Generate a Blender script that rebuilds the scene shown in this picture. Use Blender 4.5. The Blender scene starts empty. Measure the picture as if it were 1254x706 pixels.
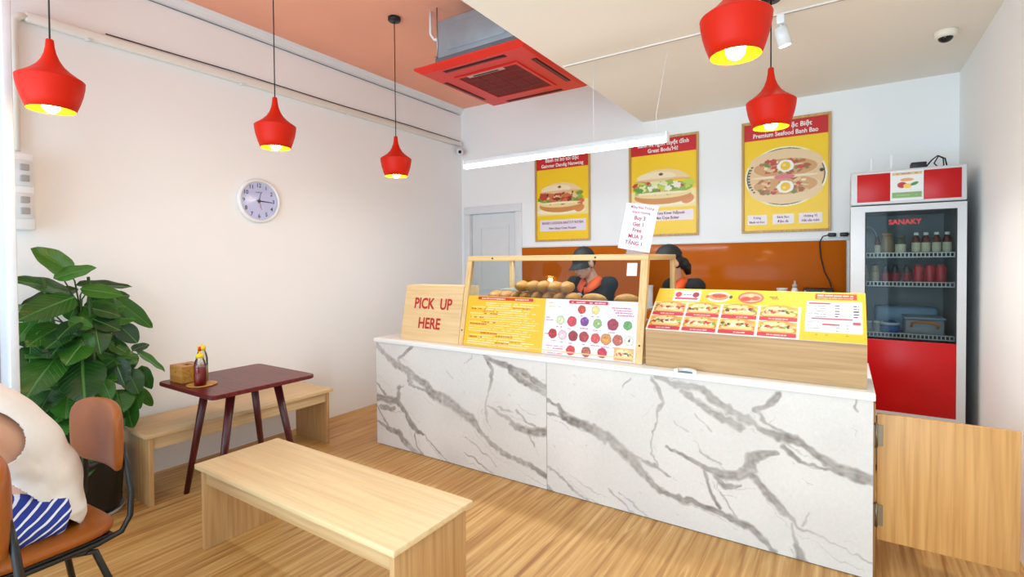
import bpy, bmesh, math, random
import numpy as np
from mathutils import Vector, Matrix

SC = bpy.context.scene
COL = SC.collection

# ------------------------------------------------------------------ camera
def make_camera():
    f, yaw, pit, rol = 618.66, math.radians(33.309), math.radians(1.04), math.radians(-0.455)
    fw = Vector((-math.sin(yaw)*math.cos(pit), math.cos(yaw)*math.cos(pit), -math.sin(pit)))
    rt = Vector((math.cos(yaw), math.sin(yaw), 0)); up = rt.cross(fw)
    r2 = math.cos(rol)*rt + math.sin(rol)*up; u2 = -math.sin(rol)*rt + math.cos(rol)*up
    c = bpy.data.cameras.new('camera'); c.sensor_width = 36; c.lens = f/1254*36
    c.shift_y = -(353-329.26)/1254; c.clip_start = 0.05
    o = bpy.data.objects.new('camera', c); COL.objects.link(o)
    m = Matrix((r2, u2, -fw)).transposed().to_4x4(); m.translation = Vector((0, 0, 1.5))
    o.matrix_world = m; SC.camera = o
make_camera()

# ------------------------------------------------------------------ world, daylight, exposure
W = bpy.data.worlds.new('world'); SC.world = W; W.use_nodes = True
W.node_tree.nodes['Background'].inputs[0].default_value = (0.60, 0.825, 1.0, 1)
W.node_tree.nodes['Background'].inputs[1].default_value = 1.0
def area(name, loc, rot, sx, sy, power, col):
    l = bpy.data.lights.new(name, 'AREA'); l.shape = 'RECTANGLE'; l.size = sx; l.size_y = sy
    l.energy = power; l.color = col
    o = bpy.data.objects.new(name, l); COL.objects.link(o); o.location = loc; o.rotation_euler = rot
    return o
area('shopfront_daylight', (-1.7, -1.75, 1.40), (math.radians(110), 0, 0), 4.6, 2.5, 165, (0.60, 0.825, 1.0))
SC.view_settings.view_transform = 'Standard'; SC.view_settings.look = 'None'
SC.view_settings.gamma = 1.0; SC.view_settings.use_curve_mapping = False
SC.view_settings.exposure = 0.14

# ------------------------------------------------------------------ helpers
def lin(c):
    c = np.asarray(c, float)/255.0
    return np.where(c <= 0.04045, c/12.92, ((c+0.055)/1.055)**2.4)
def L4(c): return tuple(lin(c)) + (1.0,)
MATS = {}
def _nodes(name):
    m = bpy.data.materials.new(name); m.use_nodes = True
    nt = m.node_tree; return m, nt, nt.nodes['Principled BSDF']
def mat(name, rgb, rough=0.5, metal=0.0, var=0.06, scale=8.0, bump=0.0, spec=0.5, emit=None, estr=0.0, coat=0.0):
    if name in MATS: return MATS[name]
    m, nt, b = _nodes(name)
    tc = nt.nodes.new('ShaderNodeTexCoord'); n = nt.nodes.new('ShaderNodeTexNoise')
    n.inputs['Scale'].default_value = scale; n.inputs['Detail'].default_value = 3
    nt.links.new(tc.outputs['Object'], n.inputs['Vector'])
    r = nt.nodes.new('ShaderNodeValToRGB'); c = lin(rgb)
    r.color_ramp.elements[0].color = tuple(c*(1-var)) + (1,); r.color_ramp.elements[1].color = tuple(np.minimum(c*(1+var*0.6), 1)) + (1,)
    r.color_ramp.elements[0].position = 0.3; r.color_ramp.elements[1].position = 0.7
    nt.links.new(n.outputs['Fac'], r.inputs['Fac']); nt.links.new(r.outputs['Color'], b.inputs['Base Color'])
    b.inputs['Roughness'].default_value = rough; b.inputs['Metallic'].default_value = metal
    b.inputs['Specular IOR Level'].default_value = spec; b.inputs['Coat Weight'].default_value = coat
    if bump:
        bp = nt.nodes.new('ShaderNodeBump'); bp.inputs['Strength'].default_value = bump; bp.inputs['Distance'].default_value = 0.01
        nt.links.new(n.outputs['Fac'], bp.inputs['Height']); nt.links.new(bp.outputs['Normal'], b.inputs['Normal'])
    if emit is not None:
        b.inputs['Emission Color'].default_value = L4(emit); b.inputs['Emission Strength'].default_value = estr
    MATS[name] = m; return m
def wood(name, light, dark, axis, rough=0.45, fine=55.0, long=1.6, contour=0.0, coat=0.0, mid=None, spec=0.5):
    """stretched-noise grain running along axis (0,1,2); contour > 0 adds cathedral figure"""
    if name in MATS: return MATS[name]
    m, nt, b = _nodes(name)
    tc = nt.nodes.new('ShaderNodeTexCoord'); mp = nt.nodes.new('ShaderNodeMapping')
    sc = [fine]*3; sc[axis] = long; mp.inputs['Scale'].default_value = sc
    nt.links.new(tc.outputs['Object'], mp.inputs['Vector'])
    n = nt.nodes.new('ShaderNodeTexNoise'); n.inputs['Scale'].default_value = 1.0; n.inputs['Detail'].default_value = 4; n.inputs['Distortion'].default_value = 0.4
    nt.links.new(mp.outputs[0], n.inputs['Vector'])
    r = nt.nodes.new('ShaderNodeValToRGB')
    r.color_ramp.elements[0].color = L4(dark); r.color_ramp.elements[0].position = 0.28
    r.color_ramp.elements[1].color = L4(light); r.color_ramp.elements[1].position = 0.68
    fac = n.outputs['Fac']
    if contour:
        mp2 = nt.nodes.new('ShaderNodeMapping'); s2 = [fine*0.24]*3; s2[axis] = long*0.45; mp2.inputs['Scale'].default_value = s2
        nt.links.new(tc.outputs['Object'], mp2.inputs['Vector'])
        n2 = nt.nodes.new('ShaderNodeTexNoise'); n2.inputs['Scale'].default_value = 1.0; n2.inputs['Detail'].default_value = 1.5; n2.inputs['Distortion'].default_value = 0.3
        nt.links.new(mp2.outputs[0], n2.inputs['Vector'])
        mu = nt.nodes.new('ShaderNodeMath'); mu.operation = 'MULTIPLY'; mu.inputs[1].default_value = 7.0; nt.links.new(n2.outputs['Fac'], mu.inputs[0])
        fr = nt.nodes.new('ShaderNodeMath'); fr.operation = 'PINGPONG'; fr.inputs[1].default_value = 0.5; nt.links.new(mu.outputs[0], fr.inputs[0])
        cr = nt.nodes.new('ShaderNodeMapRange'); cr.inputs['From Min'].default_value = 0.36; cr.inputs['From Max'].default_value = 0.5
        cr.inputs['To Min'].default_value = 0; cr.inputs['To Max'].default_value = contour; nt.links.new(fr.outputs[0], cr.inputs['Value'])
        big = nt.nodes.new('ShaderNodeTexNoise'); big.inputs['Scale'].default_value = 2.3; big.inputs['Detail'].default_value = 2; nt.links.new(tc.outputs['Object'], big.inputs['Vector'])
        bm_ = nt.nodes.new('ShaderNodeMapRange'); bm_.inputs['From Min'].default_value = 0.42; bm_.inputs['From Max'].default_value = 0.6; nt.links.new(big.outputs['Fac'], bm_.inputs['Value'])
        mm = nt.nodes.new('ShaderNodeMath'); mm.operation = 'MULTIPLY'; nt.links.new(cr.outputs[0], mm.inputs[0]); nt.links.new(bm_.outputs[0], mm.inputs[1])
        ad = nt.nodes.new('ShaderNodeMath'); ad.operation = 'ADD'; nt.links.new(fac, ad.inputs[0]); nt.links.new(mm.outputs[0], ad.inputs[1]); fac = ad.outputs[0]
        e = r.color_ramp.elements.new(0.47); e.color = L4(mid or light)
        r.color_ramp.elements[-1].position = 0.85
    nt.links.new(fac, r.inputs['Fac']); nt.links.new(r.outputs['Color'], b.inputs['Base Color'])
    b.inputs['Roughness'].default_value = rough; b.inputs['Coat Weight'].default_value = coat; b.inputs['Specular IOR Level'].default_value = spec
    bp = nt.nodes.new('ShaderNodeBump'); bp.inputs['Strength'].default_value = 0.06; bp.inputs['Distance'].default_value = 0.003
    nt.links.new(n.outputs['Fac'], bp.inputs['Height']); nt.links.new(bp.outputs['Normal'], b.inputs['Normal'])
    MATS[name] = m; return m
def glass(name, tint=(255, 255, 255), refl=0.08, rough=0.0, ior=1.45):
    if name in MATS: return MATS[name]
    m = bpy.data.materials.new(name); m.use_nodes = True; nt = m.node_tree
    for n in list(nt.nodes):
        if n.type == 'BSDF_PRINCIPLED': nt.nodes.remove(n)
    out = [n for n in nt.nodes if n.type == 'OUTPUT_MATERIAL'][0]
    t = nt.nodes.new('ShaderNodeBsdfTransparent'); g = nt.nodes.new('ShaderNodeBsdfGlossy'); mx = nt.nodes.new('ShaderNodeMixShader')
    t.inputs[0].default_value = L4(tint); g.inputs['Roughness'].default_value = rough
    fr = nt.nodes.new('ShaderNodeFresnel'); fr.inputs['IOR'].default_value = ior
    ad = nt.nodes.new('ShaderNodeMath'); ad.operation = 'ADD'; ad.use_clamp = True; ad.inputs[1].default_value = refl - 0.04
    nt.links.new(fr.outputs[0], ad.inputs[0])
    nt.links.new(ad.outputs[0], mx.inputs[0]); nt.links.new(t.outputs[0], mx.inputs[1]); nt.links.new(g.outputs[0], mx.inputs[2])
    nt.links.new(mx.outputs[0], out.inputs[0]); MATS[name] = m; return m
def printmat(name='print_ink', rough=0.35):
    if name in MATS: return MATS[name]
    m, nt, b = _nodes(name); a = nt.nodes.new('ShaderNodeVertexColor'); a.layer_name = 'ink'
    nt.links.new(a.outputs['Color'], b.inputs['Base Color']); b.inputs['Roughness'].default_value = rough
    MATS[name] = m; return m

class B:
    """collects faces of one mesh"""
    def __init__(s): s.v = []; s.f = []; s.sm = []
    def add(s, vs, fs, smooth=False):
        o = len(s.v); s.v += [tuple(p) for p in vs]; s.f += [tuple(i+o for i in f) for f in fs]; s.sm += [smooth]*len(fs); return s
    def box(s, x0, x1, y0, y1, z0, z1):
        x0, x1 = sorted((x0, x1)); y0, y1 = sorted((y0, y1)); z0, z1 = sorted((z0, z1))
        v = [(x0,y0,z0),(x1,y0,z0),(x1,y1,z0),(x0,y1,z0),(x0,y0,z1),(x1,y0,z1),(x1,y1,z1),(x0,y1,z1)]
        return s.add(v, [(0,3,2,1),(4,5,6,7),(0,1,5,4),(1,2,6,5),(2,3,7,6),(3,0,4,7)])
    def rbox(s, x0, x1, y0, y1, z0, z1, r=0.004, seg=2, smooth=True):
        bm = bmesh.new(); bmesh.ops.create_cube(bm, size=1)
        for v in bm.verts: v.co = Vector(((x0+x1)/2+v.co.x*abs(x1-x0), (y0+y1)/2+v.co.y*abs(y1-y0), (z0+z1)/2+v.co.z*abs(z1-z0)))
        bmesh.ops.bevel(bm, geom=list(bm.edges), offset=r, segments=seg, profile=0.5, affect='EDGES')
        return s.bm(bm, smooth)
    def bm(s, bm, smooth=False):
        bm.verts.index_update()
        s.add([v.co.copy() for v in bm.verts], [[v.index for v in f.verts] for f in bm.faces], smooth); bm.free(); return s
    def quad(s, a, b, c, d): return s.add([a, b, c, d], [(0,1,2,3)])
    def prism(s, poly, axis, a0, a1):
        """poly in the plane perpendicular to axis: axis 0 -> (y,z), 1 -> (x,z), 2 -> (x,y)"""
        def P(q, a): return (a, q[0], q[1]) if axis == 0 else (q[0], a, q[1]) if axis == 1 else (q[0], q[1], a)
        n = len(poly); v = [P(q, a0) for q in poly] + [P(q, a1) for q in poly]
        f = [tuple(range(n)), tuple(range(2*n-1, n-1, -1))] + [(i, i+n, (i+1) % n + n, (i+1) % n) for i in range(n)]
        return s.add(v, f)
    def lathe(s, prof, c=(0,0,0), n=32, smooth=True, cap0=False, cap1=False, M=None):
        v = []; f = []
        for r, z in prof:
            for k in range(n):
                a = 2*math.pi*k/n; p = Vector((r*math.cos(a), r*math.sin(a), z))
                if M is not None: p = M @ p
                v.append(p + Vector(c))
        for i in range(len(prof)-1):
            for k in range(n): f.append((i*n+k, i*n+(k+1) % n, (i+1)*n+(k+1) % n, (i+1)*n+k))
        if cap0: f.append(tuple(range(n-1, -1, -1)))
        if cap1: f.append(tuple(range((len(prof)-1)*n, len(prof)*n)))
        return s.add(v, f, smooth)
    def cyl(s, p0, p1, r0, r1=None, n=16, smooth=True):
        r1 = r0 if r1 is None else r1; p0 = Vector(p0); p1 = Vector(p1); d = p1-p0
        M = d.to_track_quat('Z', 'Y').to_matrix()
        return s.lathe([(r0, 0), (r1, d.length)], p0, n, smooth, True, True, M)
    def tube(s, path, r, n=10, side=None, closed_ends=True):
        """r: number, list of numbers, or list of (rx, ry) with side giving the rx direction"""
        P = [Vector(p) for p in path]; m = len(P); v = []; f = []
        prev = Vector(side) if side is not None else None
        for i in range(m):
            t = (P[min(i+1, m-1)]-P[max(i-1, 0)]).normalized()
            if prev is None: prev = t.orthogonal()
            x = (Vector(side) if side is not None else prev); x = (x - t*x.dot(t))
            x = x.normalized() if x.length > 1e-5 else t.orthogonal().normalized()
            y = t.cross(x); prev = x
            rr = r[i] if isinstance(r, (list, tuple)) else r
            rx, ry = rr if isinstance(rr, (list, tuple)) else (rr, rr)
            for k in range(n):
                a = 2*math.pi*k/n; v.append(P[i] + x*rx*math.cos(a) + y*ry*math.sin(a))
        for i in range(m-1):
            for k in range(n): f.append((i*n+k, i*n+(k+1) % n, (i+1)*n+(k+1) % n, (i+1)*n+k))
        if closed_ends: f += [tuple(range(n-1, -1, -1)), tuple(range((m-1)*n, m*n))]
        return s.add(v, f, True)
    def ball(s, c, r, M=None, nu=16, nv=10):
        rx, ry, rz = r if isinstance(r, (list, tuple)) else (r, r, r)
        v = []; f = []; R = M if M is not None else Matrix.Identity(3)
        v.append(Vector(c)+R @ Vector((0,0,-rz)))
        for i in range(1, nv):
            t = -math.pi/2+math.pi*i/nv
            for k in range(nu):
                a = 2*math.pi*k/nu; v.append(Vector(c)+R @ Vector((rx*math.cos(t)*math.cos(a), ry*math.cos(t)*math.sin(a), rz*math.sin(t))))
        v.append(Vector(c)+R @ Vector((0,0,rz))); last = len(v)-1
        for k in range(nu):
            f.append((0, 1+(k+1) % nu, 1+k)); f.append((last, 1+(nv-2)*nu+k, 1+(nv-2)*nu+(k+1) % nu))
        for i in range(nv-2):
            for k in range(nu): f.append((1+i*nu+k, 1+i*nu+(k+1) % nu, 1+(i+1)*nu+(k+1) % nu, 1+(i+1)*nu+k))
        return s.add(v, f, True)
    def xform(s, M):
        s.v = [tuple(M @ Vector(p)) for p in s.v]; return s
    def mesh(s, name, shift=(0,0,0)):
        me = bpy.data.meshes.new(name); sx, sy, sz = shift
        me.from_pydata([(x-sx, y-sy, z-sz) for x, y, z in s.v], [], s.f)
        me.polygons.foreach_set('use_smooth', s.sm); me.update(); return me

WLOC = {}
def thing(name, loc, label, cat, group=None, rotz=0.0):
    o = bpy.data.objects.new(name, None); COL.objects.link(o); o.location = loc; o.rotation_euler = (0, 0, rotz)
    o.empty_display_size = 0.05
    o['label'] = label; o['category'] = cat
    if group: o['group'] = group
    WLOC[o.name] = Vector(loc) if rotz == 0 else Vector((0, 0, 0)); return o
def part(name, b, m, parent, label=None, kind=None):
    """b holds world coordinates (local ones when the root is turned)"""
    sh = WLOC[parent.name]; me = b.mesh(name, sh) if isinstance(b, B) else b
    me.materials.append(m) if not me.materials else None
    o = bpy.data.objects.new(name, me); COL.objects.link(o); o.parent = parent; WLOC[o.name] = sh
    if label: o['label'] = label
    if kind: o['kind'] = kind
    return o
def single(name, b, m, loc, label, cat, group=None):
    me = b.mesh(name, loc); me.materials.append(m); o = bpy.data.objects.new(name, me); COL.objects.link(o); o.location = loc
    o['label'] = label; o['category'] = cat; WLOC[o.name] = Vector(loc)
    if group: o['group'] = group
    return o
def struct(name, b, m, parent=None):
    me = b.mesh(name); me.materials.append(m); o = bpy.data.objects.new(name, me); COL.objects.link(o); WLOC[o.name] = Vector((0,0,0))
    if parent: o.parent = parent
    else: o['kind'] = 'structure'
    return o
def copy_tree(o, parent=None):
    c = o.copy(); COL.objects.link(c); c.parent = parent
    for ch in o.children: copy_tree(ch, c)
    return c
def letters(parent, lines, org, U, V, m, name='lettering', lift=0.0012):
    """lines: (text, u, v, size, align, bold, squeeze) on the plane org + u*U + v*V"""
    org = Vector(org); U = Vector(U).normalized(); V = Vector(V).normalized(); N = U.cross(V).normalized(); b = B()
    for t, u, v, size, al, bold, sq in lines:
        c = bpy.data.curves.new('t', 'FONT'); c.body = t; c.size = size; c.resolution_u = 1 if size < 0.03 else 3; c.align_x = al; c.align_y = 'CENTER'; c.offset = bold*size
        o = bpy.data.objects.new('t', c); me = bpy.data.meshes.new_from_object(o)
        vs = [org + U*(u+p.co.x*sq) + V*(v+p.co.y) + N*lift for p in me.vertices]
        b.add(vs, [tuple(p.vertices) for p in me.polygons])
        bpy.data.objects.remove(o); bpy.data.meshes.remove(me); bpy.data.curves.remove(c)
    return part(name, b, m, parent)

class Canvas:
    """a printed sheet: colours per point of a fine grid, metres from its lower left corner"""
    def __init__(s, w, h, step, bg):
        s.w, s.h = w, h; s.nx = int(round(w/step))+1; s.ny = int(round(h/step))+1
        s.X, s.Y = np.meshgrid(np.linspace(0, w, s.nx), np.linspace(0, h, s.ny)); s.c = np.zeros((s.ny, s.nx, 3)); s.c[:] = bg
        s.soft = step*0.6; s.rng = np.random.default_rng(7)
    def blend(s, a, col): s.c = s.c*(1-a[..., None]) + np.asarray(col, float)*a[..., None]
    def rect(s, x0, y0, x1, y1, col, r=0.0):
        cx, cy, hx, hy = (x0+x1)/2, (y0+y1)/2, abs(x1-x0)/2-r, abs(y1-y0)/2-r
        dx = np.maximum(np.abs(s.X-cx)-hx, 0); dy = np.maximum(np.abs(s.Y-cy)-hy, 0)
        d = np.hypot(dx, dy)-r if r else np.maximum(np.abs(s.X-cx)-hx, np.abs(s.Y-cy)-hy)
        s.blend(np.clip(0.5-d/s.soft, 0, 1), col)
    def ell(s, cx, cy, rx, ry, col, rot=0.0, y0=None, y1=None, wob=0.0, al=1.0):
        c, n = math.cos(rot), math.sin(rot); x = (s.X-cx)*c+(s.Y-cy)*n; y = -(s.X-cx)*n+(s.Y-cy)*c
        k = np.hypot(x/rx, y/ry)
        if wob: k = k + wob*np.sin(5*np.arctan2(y, x)+cx*97)+wob*0.6*np.sin(9*np.arctan2(y, x)+cy*61)
        a = np.clip(0.5-(k-1)*min(rx, ry)/s.soft, 0, 1)
        if y0 is not None: a = a*np.clip(0.5+(y-y0)/s.soft, 0, 1)
        if y1 is not None: a = a*np.clip(0.5+(y1-y)/s.soft, 0, 1)
        s.blend(a*al, col)
    def dashes(s, x0, x1, y, h, col, seed=0, fill=0.75):
        r = random.Random(seed); x = x0
        while x < x1:
            w = r.uniform(1.0, 3.5)*h
            if r.random() < fill: s.rect(x, y-h*r.uniform(.35, .5), min(x+w, x1), y+h*r.uniform(.35, .5), col)
            x += w+h*r.uniform(.25, .5)
    def grain(s, amt, mask=None):
        n = s.rng.normal(0, 1, s.c.shape[:2])[..., None]*amt; s.c = np.clip(s.c+n, 0, 255)
    def sandwich(s, cx, cy, w, h, seed=0, bun=(238, 190, 110), low=(226, 150, 70)):
        r = random.Random(seed)
        s.ell(cx, cy-h*.16, w*.5, h*.33, low); s.ell(cx, cy-h*.20, w*.46, h*.22, (244, 202, 128)); s.ell(cx, cy-h*.36, w*.4, h*.08, (200, 120, 50), al=.6)
        s.ell(cx, cy+h*.02, w*.48, h*.16, (250, 235, 200))
        pal = [(176, 38, 30), (120, 160, 50), (214, 84, 60), (245, 225, 190), (90, 50, 30), (150, 185, 70), (205, 60, 45), (235, 170, 120)]
        for i in range(16):
            t = (i+.5)/16; s.ell(cx+(t-.5)*w*.88, cy+h*r.uniform(-.06, .12), w*r.uniform(.035, .075), h*r.uniform(.06, .14), pal[r.randrange(8)], r.uniform(-.8, .8), wob=.12)
        s.ell(cx, cy+h*.12, w*.47, h*.36, bun, y0=h*.06); s.ell(cx-w*.08, cy+h*.24, w*.30, h*.13, (250, 222, 165), al=.8); s.ell(cx+w*.02, cy+h*.33, w*.035, h*.03, (130, 70, 30))
    def plate(s, cx, cy, r, col, seed=0, rim=(240, 235, 235)):
        rn = random.Random(seed); s.ell(cx, cy, r, r, tuple(np.array(col)*.85), wob=.03); s.ell(cx, cy, r*.82, r*.82, col)
        for i in range(9):
            a = rn.uniform(0, 6.3); q = rn.uniform(0, .6)*r; k = rn.uniform(.65, 1.35)
            s.ell(cx+q*math.cos(a), cy+q*math.sin(a), r*rn.uniform(.1, .28), r*rn.uniform(.08, .2), tuple(np.clip(np.array(col)*k+rn.uniform(-10, 25), 0, 255)), rn.uniform(0, 3), wob=.1)
    def put(s, name, parent, org, U, V, m=None, label=None):
        org = Vector(org); U = Vector(U).normalized(); V = Vector(V).normalized(); sh = WLOC[parent.name]
        P = np.array(org-sh)[None, :] + s.X.reshape(-1, 1)*np.array(U)[None, :] + s.Y.reshape(-1, 1)*np.array(V)[None, :]
        return grid_mesh(name, P, s.nx, s.ny, s.c.reshape(-1, 3), parent, m or printmat(), label)
def grid_mesh(name, P, nx, ny, rgb, parent, m, label=None):
    i = (np.arange(ny-1)[:, None]*nx+np.arange(nx-1)[None, :]).reshape(-1)
    q = np.stack([i, i+1, i+nx+1, i+nx], 1).astype(np.int32)
    me = bpy.data.meshes.new(name); me.vertices.add(len(P)); me.vertices.foreach_set('co', P.astype(np.float32).ravel())
    me.loops.add(q.size); me.loops.foreach_set('vertex_index', q.ravel()); me.polygons.add(len(q)); me.polygons.foreach_set('loop_start', np.arange(0, q.size, 4, dtype=np.int32))
    me.update(calc_edges=True); me.validate()
    at = me.color_attributes.new('ink', 'FLOAT_COLOR', 'POINT'); c = np.ones((len(P), 4)); c[:, :3] = lin(rgb); at.data.foreach_set('color', c.astype(np.float32).ravel())
    return part(name, me, m, parent, label)
def remesh(o, vox, smooth=6):
    r = o.modifiers.new('remesh', 'REMESH'); r.mode = 'VOXEL'; r.voxel_size = vox; r.use_smooth_shade = True
    if smooth:
        s = o.modifiers.new('smooth', 'SMOOTH'); s.factor = 0.5; s.iterations = smooth
    return o

# ------------------------------------------------------------------ the room shell
XL, XR, YB, YF = -4.115, 0.7306, 5.10, -1.8
ZC, ZL, XD = 3.436, 2.898, -1.7255
M_wall = mat('wall_paint', (250, 249, 248), 0.75, var=0.015, scale=1.5)
M_white = mat('white_gloss', (240, 240, 240), 0.35, var=0.02)
M_salmon = mat('salmon_paint', (252, 176, 146), 0.7, var=0.04, scale=2)
M_ceil = mat('lower_ceiling_paint', (250, 240, 226), 0.75, var=0.015, scale=1.5)
M_floor = wood('oak_vinyl', (232, 194, 130), (160, 108, 52), 1, rough=0.45, fine=42, long=1.2, contour=0.22, mid=(198, 148, 82))
M_black = mat('black_plastic', (22, 22, 24), 0.4, var=0.1)
M_steel = mat('steel', (170, 172, 175), 0.3, metal=0.9, var=0.05)

struct('floor', B().box(XL-.1, XR+.1, YF, YB+.1, -.06, 0), M_floor)
struct('wall_left', B().box(XL-.12, XL, YF, YB, 0, ZC), M_wall)
wb = B()                                                    # wall with the opening of the staff door
wb.box(XL-.12, -3.985, YB, YB+.12, 0, ZC); wb.box(-3.985, -3.285, YB, YB+.12, 2.085, ZC); wb.box(-3.285, XR+.12, YB, YB+.12, 0, ZC)
struct('wall_back', wb, M_wall)
struct('wall_right', B().box(XR, XR+.12, YF, YB, 0, ZC), M_wall)
struct('ceiling', B().box(XL-.12, XR+.12, YF, YB+.12, ZC, ZC+.1), M_salmon)
struct('ceiling_lower', B().box(XD, XR, YF, YB, ZL, ZC), M_ceil)
# pillar of the shopfront at the left edge: panel, frame profile, joint
pil = B(); pil.box(-3.56, -3.335, .24, .695, 0, ZC)
p0 = struct('wall_front', pil, mat('pillar_panel', (214, 217, 224), .4, var=.02))
struct('corner_profile', B().rbox(-3.345, -3.300, .685, .720, 0, ZC-.001, .004), mat('white_aluminium', (228, 230, 234), 0.3, metal=0.2), p0)
struct('joint_strip', B().box(-3.337, -3.3335, .655, .660, 0.002, ZC-.002), mat('joint_grey', (150, 152, 165), .6), p0)
# cornice under the salmon ceiling and the skirting-less floor joints
co = B(); co.prism([(XL, ZC), (XL+.045, ZC), (XL+.040, ZC-.022), (XL+.018, ZC-.035), (XL+.014, ZC-.062), (XL, ZC-.070)], 1, YF+.01, YB)
struct('trim_1', co, M_white)
# staff door in the far left corner
dr = struct('door_1', B().box(-3.975, -3.295, YB+.035, YB+.075, 0.01, 2.075), mat('door_white', (226, 226, 226), 0.45, var=.02))
for z0, z1 in ((1.12, 1.93), (0.22, 0.98)):
    fr = B(); x0, x1 = -3.86, -3.41; y0, y1 = YB+.022, YB+.036; w = .03
    fr.box(x0, x1, y0, y1, z1-w, z1); fr.box(x0, x1, y0, y1, z0, z0+w); fr.box(x0, x0+w, y0, y1, z0+w, z1-w); fr.box(x1-w, x1, y0, y1, z0+w, z1-w)
    struct('door_moulding', fr, MATS['door_white'], dr)
hd = B(); hd.cyl((-3.36, YB+.036, 1.02), (-3.36, YB-.02, 1.02), .011); hd.cyl((-3.36, YB-.018, 1.02), (-3.47, YB-.018, 1.02), .009); hd.rbox(-3.385, -3.335, YB+.028, YB+.037, .95, 1.09, .003)
struct('door_handle', hd, M_steel, dr)
tr = B(); tr.rbox(-4.07, -3.98, YB-.02, YB+.09, 0, 2.075, .004); tr.rbox(-3.29, -3.20, YB-.02, YB+.09, 0, 2.075, .004); tr.rbox(-4.07, -3.20, YB-.02, YB+.09, 2.08, 2.175, .004)
struct('trim_2', tr, mat('door_frame_grey', (232, 232, 234), .4, var=.02))
VEINS_L=[[(-3.25,0.832,0.0239),(-3.048,0.708,0.0233),(-2.794,0.599,0.027),(-2.685,0.567,0.0266),(-2.604,0.49,0.0351),(-2.444,0.46,0.0385),(-2.335,0.409,0.0379),(-2.229,0.358,0.0332),(-2.127,0.261,0.0163),(-2.008,0.186,0.0161),(-1.855,0.153,0.0157),(-1.745,0.138,0.0192),(-1.613,0.098,0.0151)],[(-2.845,0.529,0.0109),(-2.674,0.506,0.0106),(-2.557,0.461,0.0174)],[(-2.815,0.831,0.0162),(-2.892,0.761,0.0137),(-2.969,0.716,0.0092),(-2.868,0.635,0.0091),(-2.832,0.549,0.0199)],[(-3.244,0.385,0.0287),(-3.08,0.376,0.0328),(-2.975,0.382,0.0231),(-2.96,0.486,0.0203),(-2.896,0.513,0.0055)],[(-2.975,0.382,0.0203),(-2.886,0.303,0.0228),(-2.8,0.208,0.0226),(-2.752,0.172,0.0161),(-2.691,0.165,0.0053),(-2.495,0.036,0.0052),(-2.406,-0.015,0.0043)],[(-2.789,0.156,0.0072),(-2.766,0.052,0.009),(-2.706,-0.008,0.016)],[(-3.228,0.517,0.0076),(-3.106,0.419,0.0094)],[(-3.176,0.314,0.0095),(-3.055,0.304,0.0233),(-3.002,0.322,0.0111)],[(-3.234,0.19,0.0096),(-3.084,0.149,0.0169),(-2.966,0.133,0.0231),(-2.89,0.064,0.0201),(-2.803,0.008,0.0226),(-2.706,-0.008,0.0134)],[(-3.218,0.317,0.0115),(-3.071,0.161,0.0075)],[(-2.11,0.82,0.0122),(-2.041,0.746,0.0129),(-2.042,0.681,0.0161),(-2.083,0.562,0.0065),(-2.104,0.461,0.0049),(-2.101,0.396,0.0041),(-2.056,0.322,0.0032)],[(-2.11,0.828,0.013),(-1.982,0.785,0.0199),(-1.887,0.771,0.0236),(-1.776,0.745,0.0231),(-1.687,0.694,0.019),(-1.607,0.666,0.0188)],[(-1.887,0.747,0.0196),(-1.777,0.683,0.027),(-1.608,0.629,0.015)],[(-2.084,0.481,0.0081),(-2.005,0.452,0.0096),(-1.909,0.412,0.0158),(-1.853,0.374,0.0196),(-1.743,0.363,0.0269),(-1.61,0.379,0.0263)],[(-1.852,0.485,0.0094),(-1.761,0.421,0.0077),(-1.69,0.403,0.0061)],[(-1.762,0.344,0.0077),(-1.708,0.261,0.0061)],[(-1.931,0.177,0.0048),(-1.782,0.122,0.0046),(-1.612,0.098,0.006)],[(-2.005,0.477,0.0032),(-1.928,0.479,0.0111),(-1.88,0.464,0.0031)],[(-2.463,0.682,0.0026),(-2.397,0.629,0.0042)],[(-2.287,0.752,0.0033),(-2.223,0.809,0.005)],[(-2.009,0.072,0.004),(-2.169,0.17,0.0041),(-2.273,0.217,0.0033)],[(-2.039,0.017,0.0032),(-2.17,0.054,0.0066),(-2.295,0.111,0.0042)]]
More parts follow.
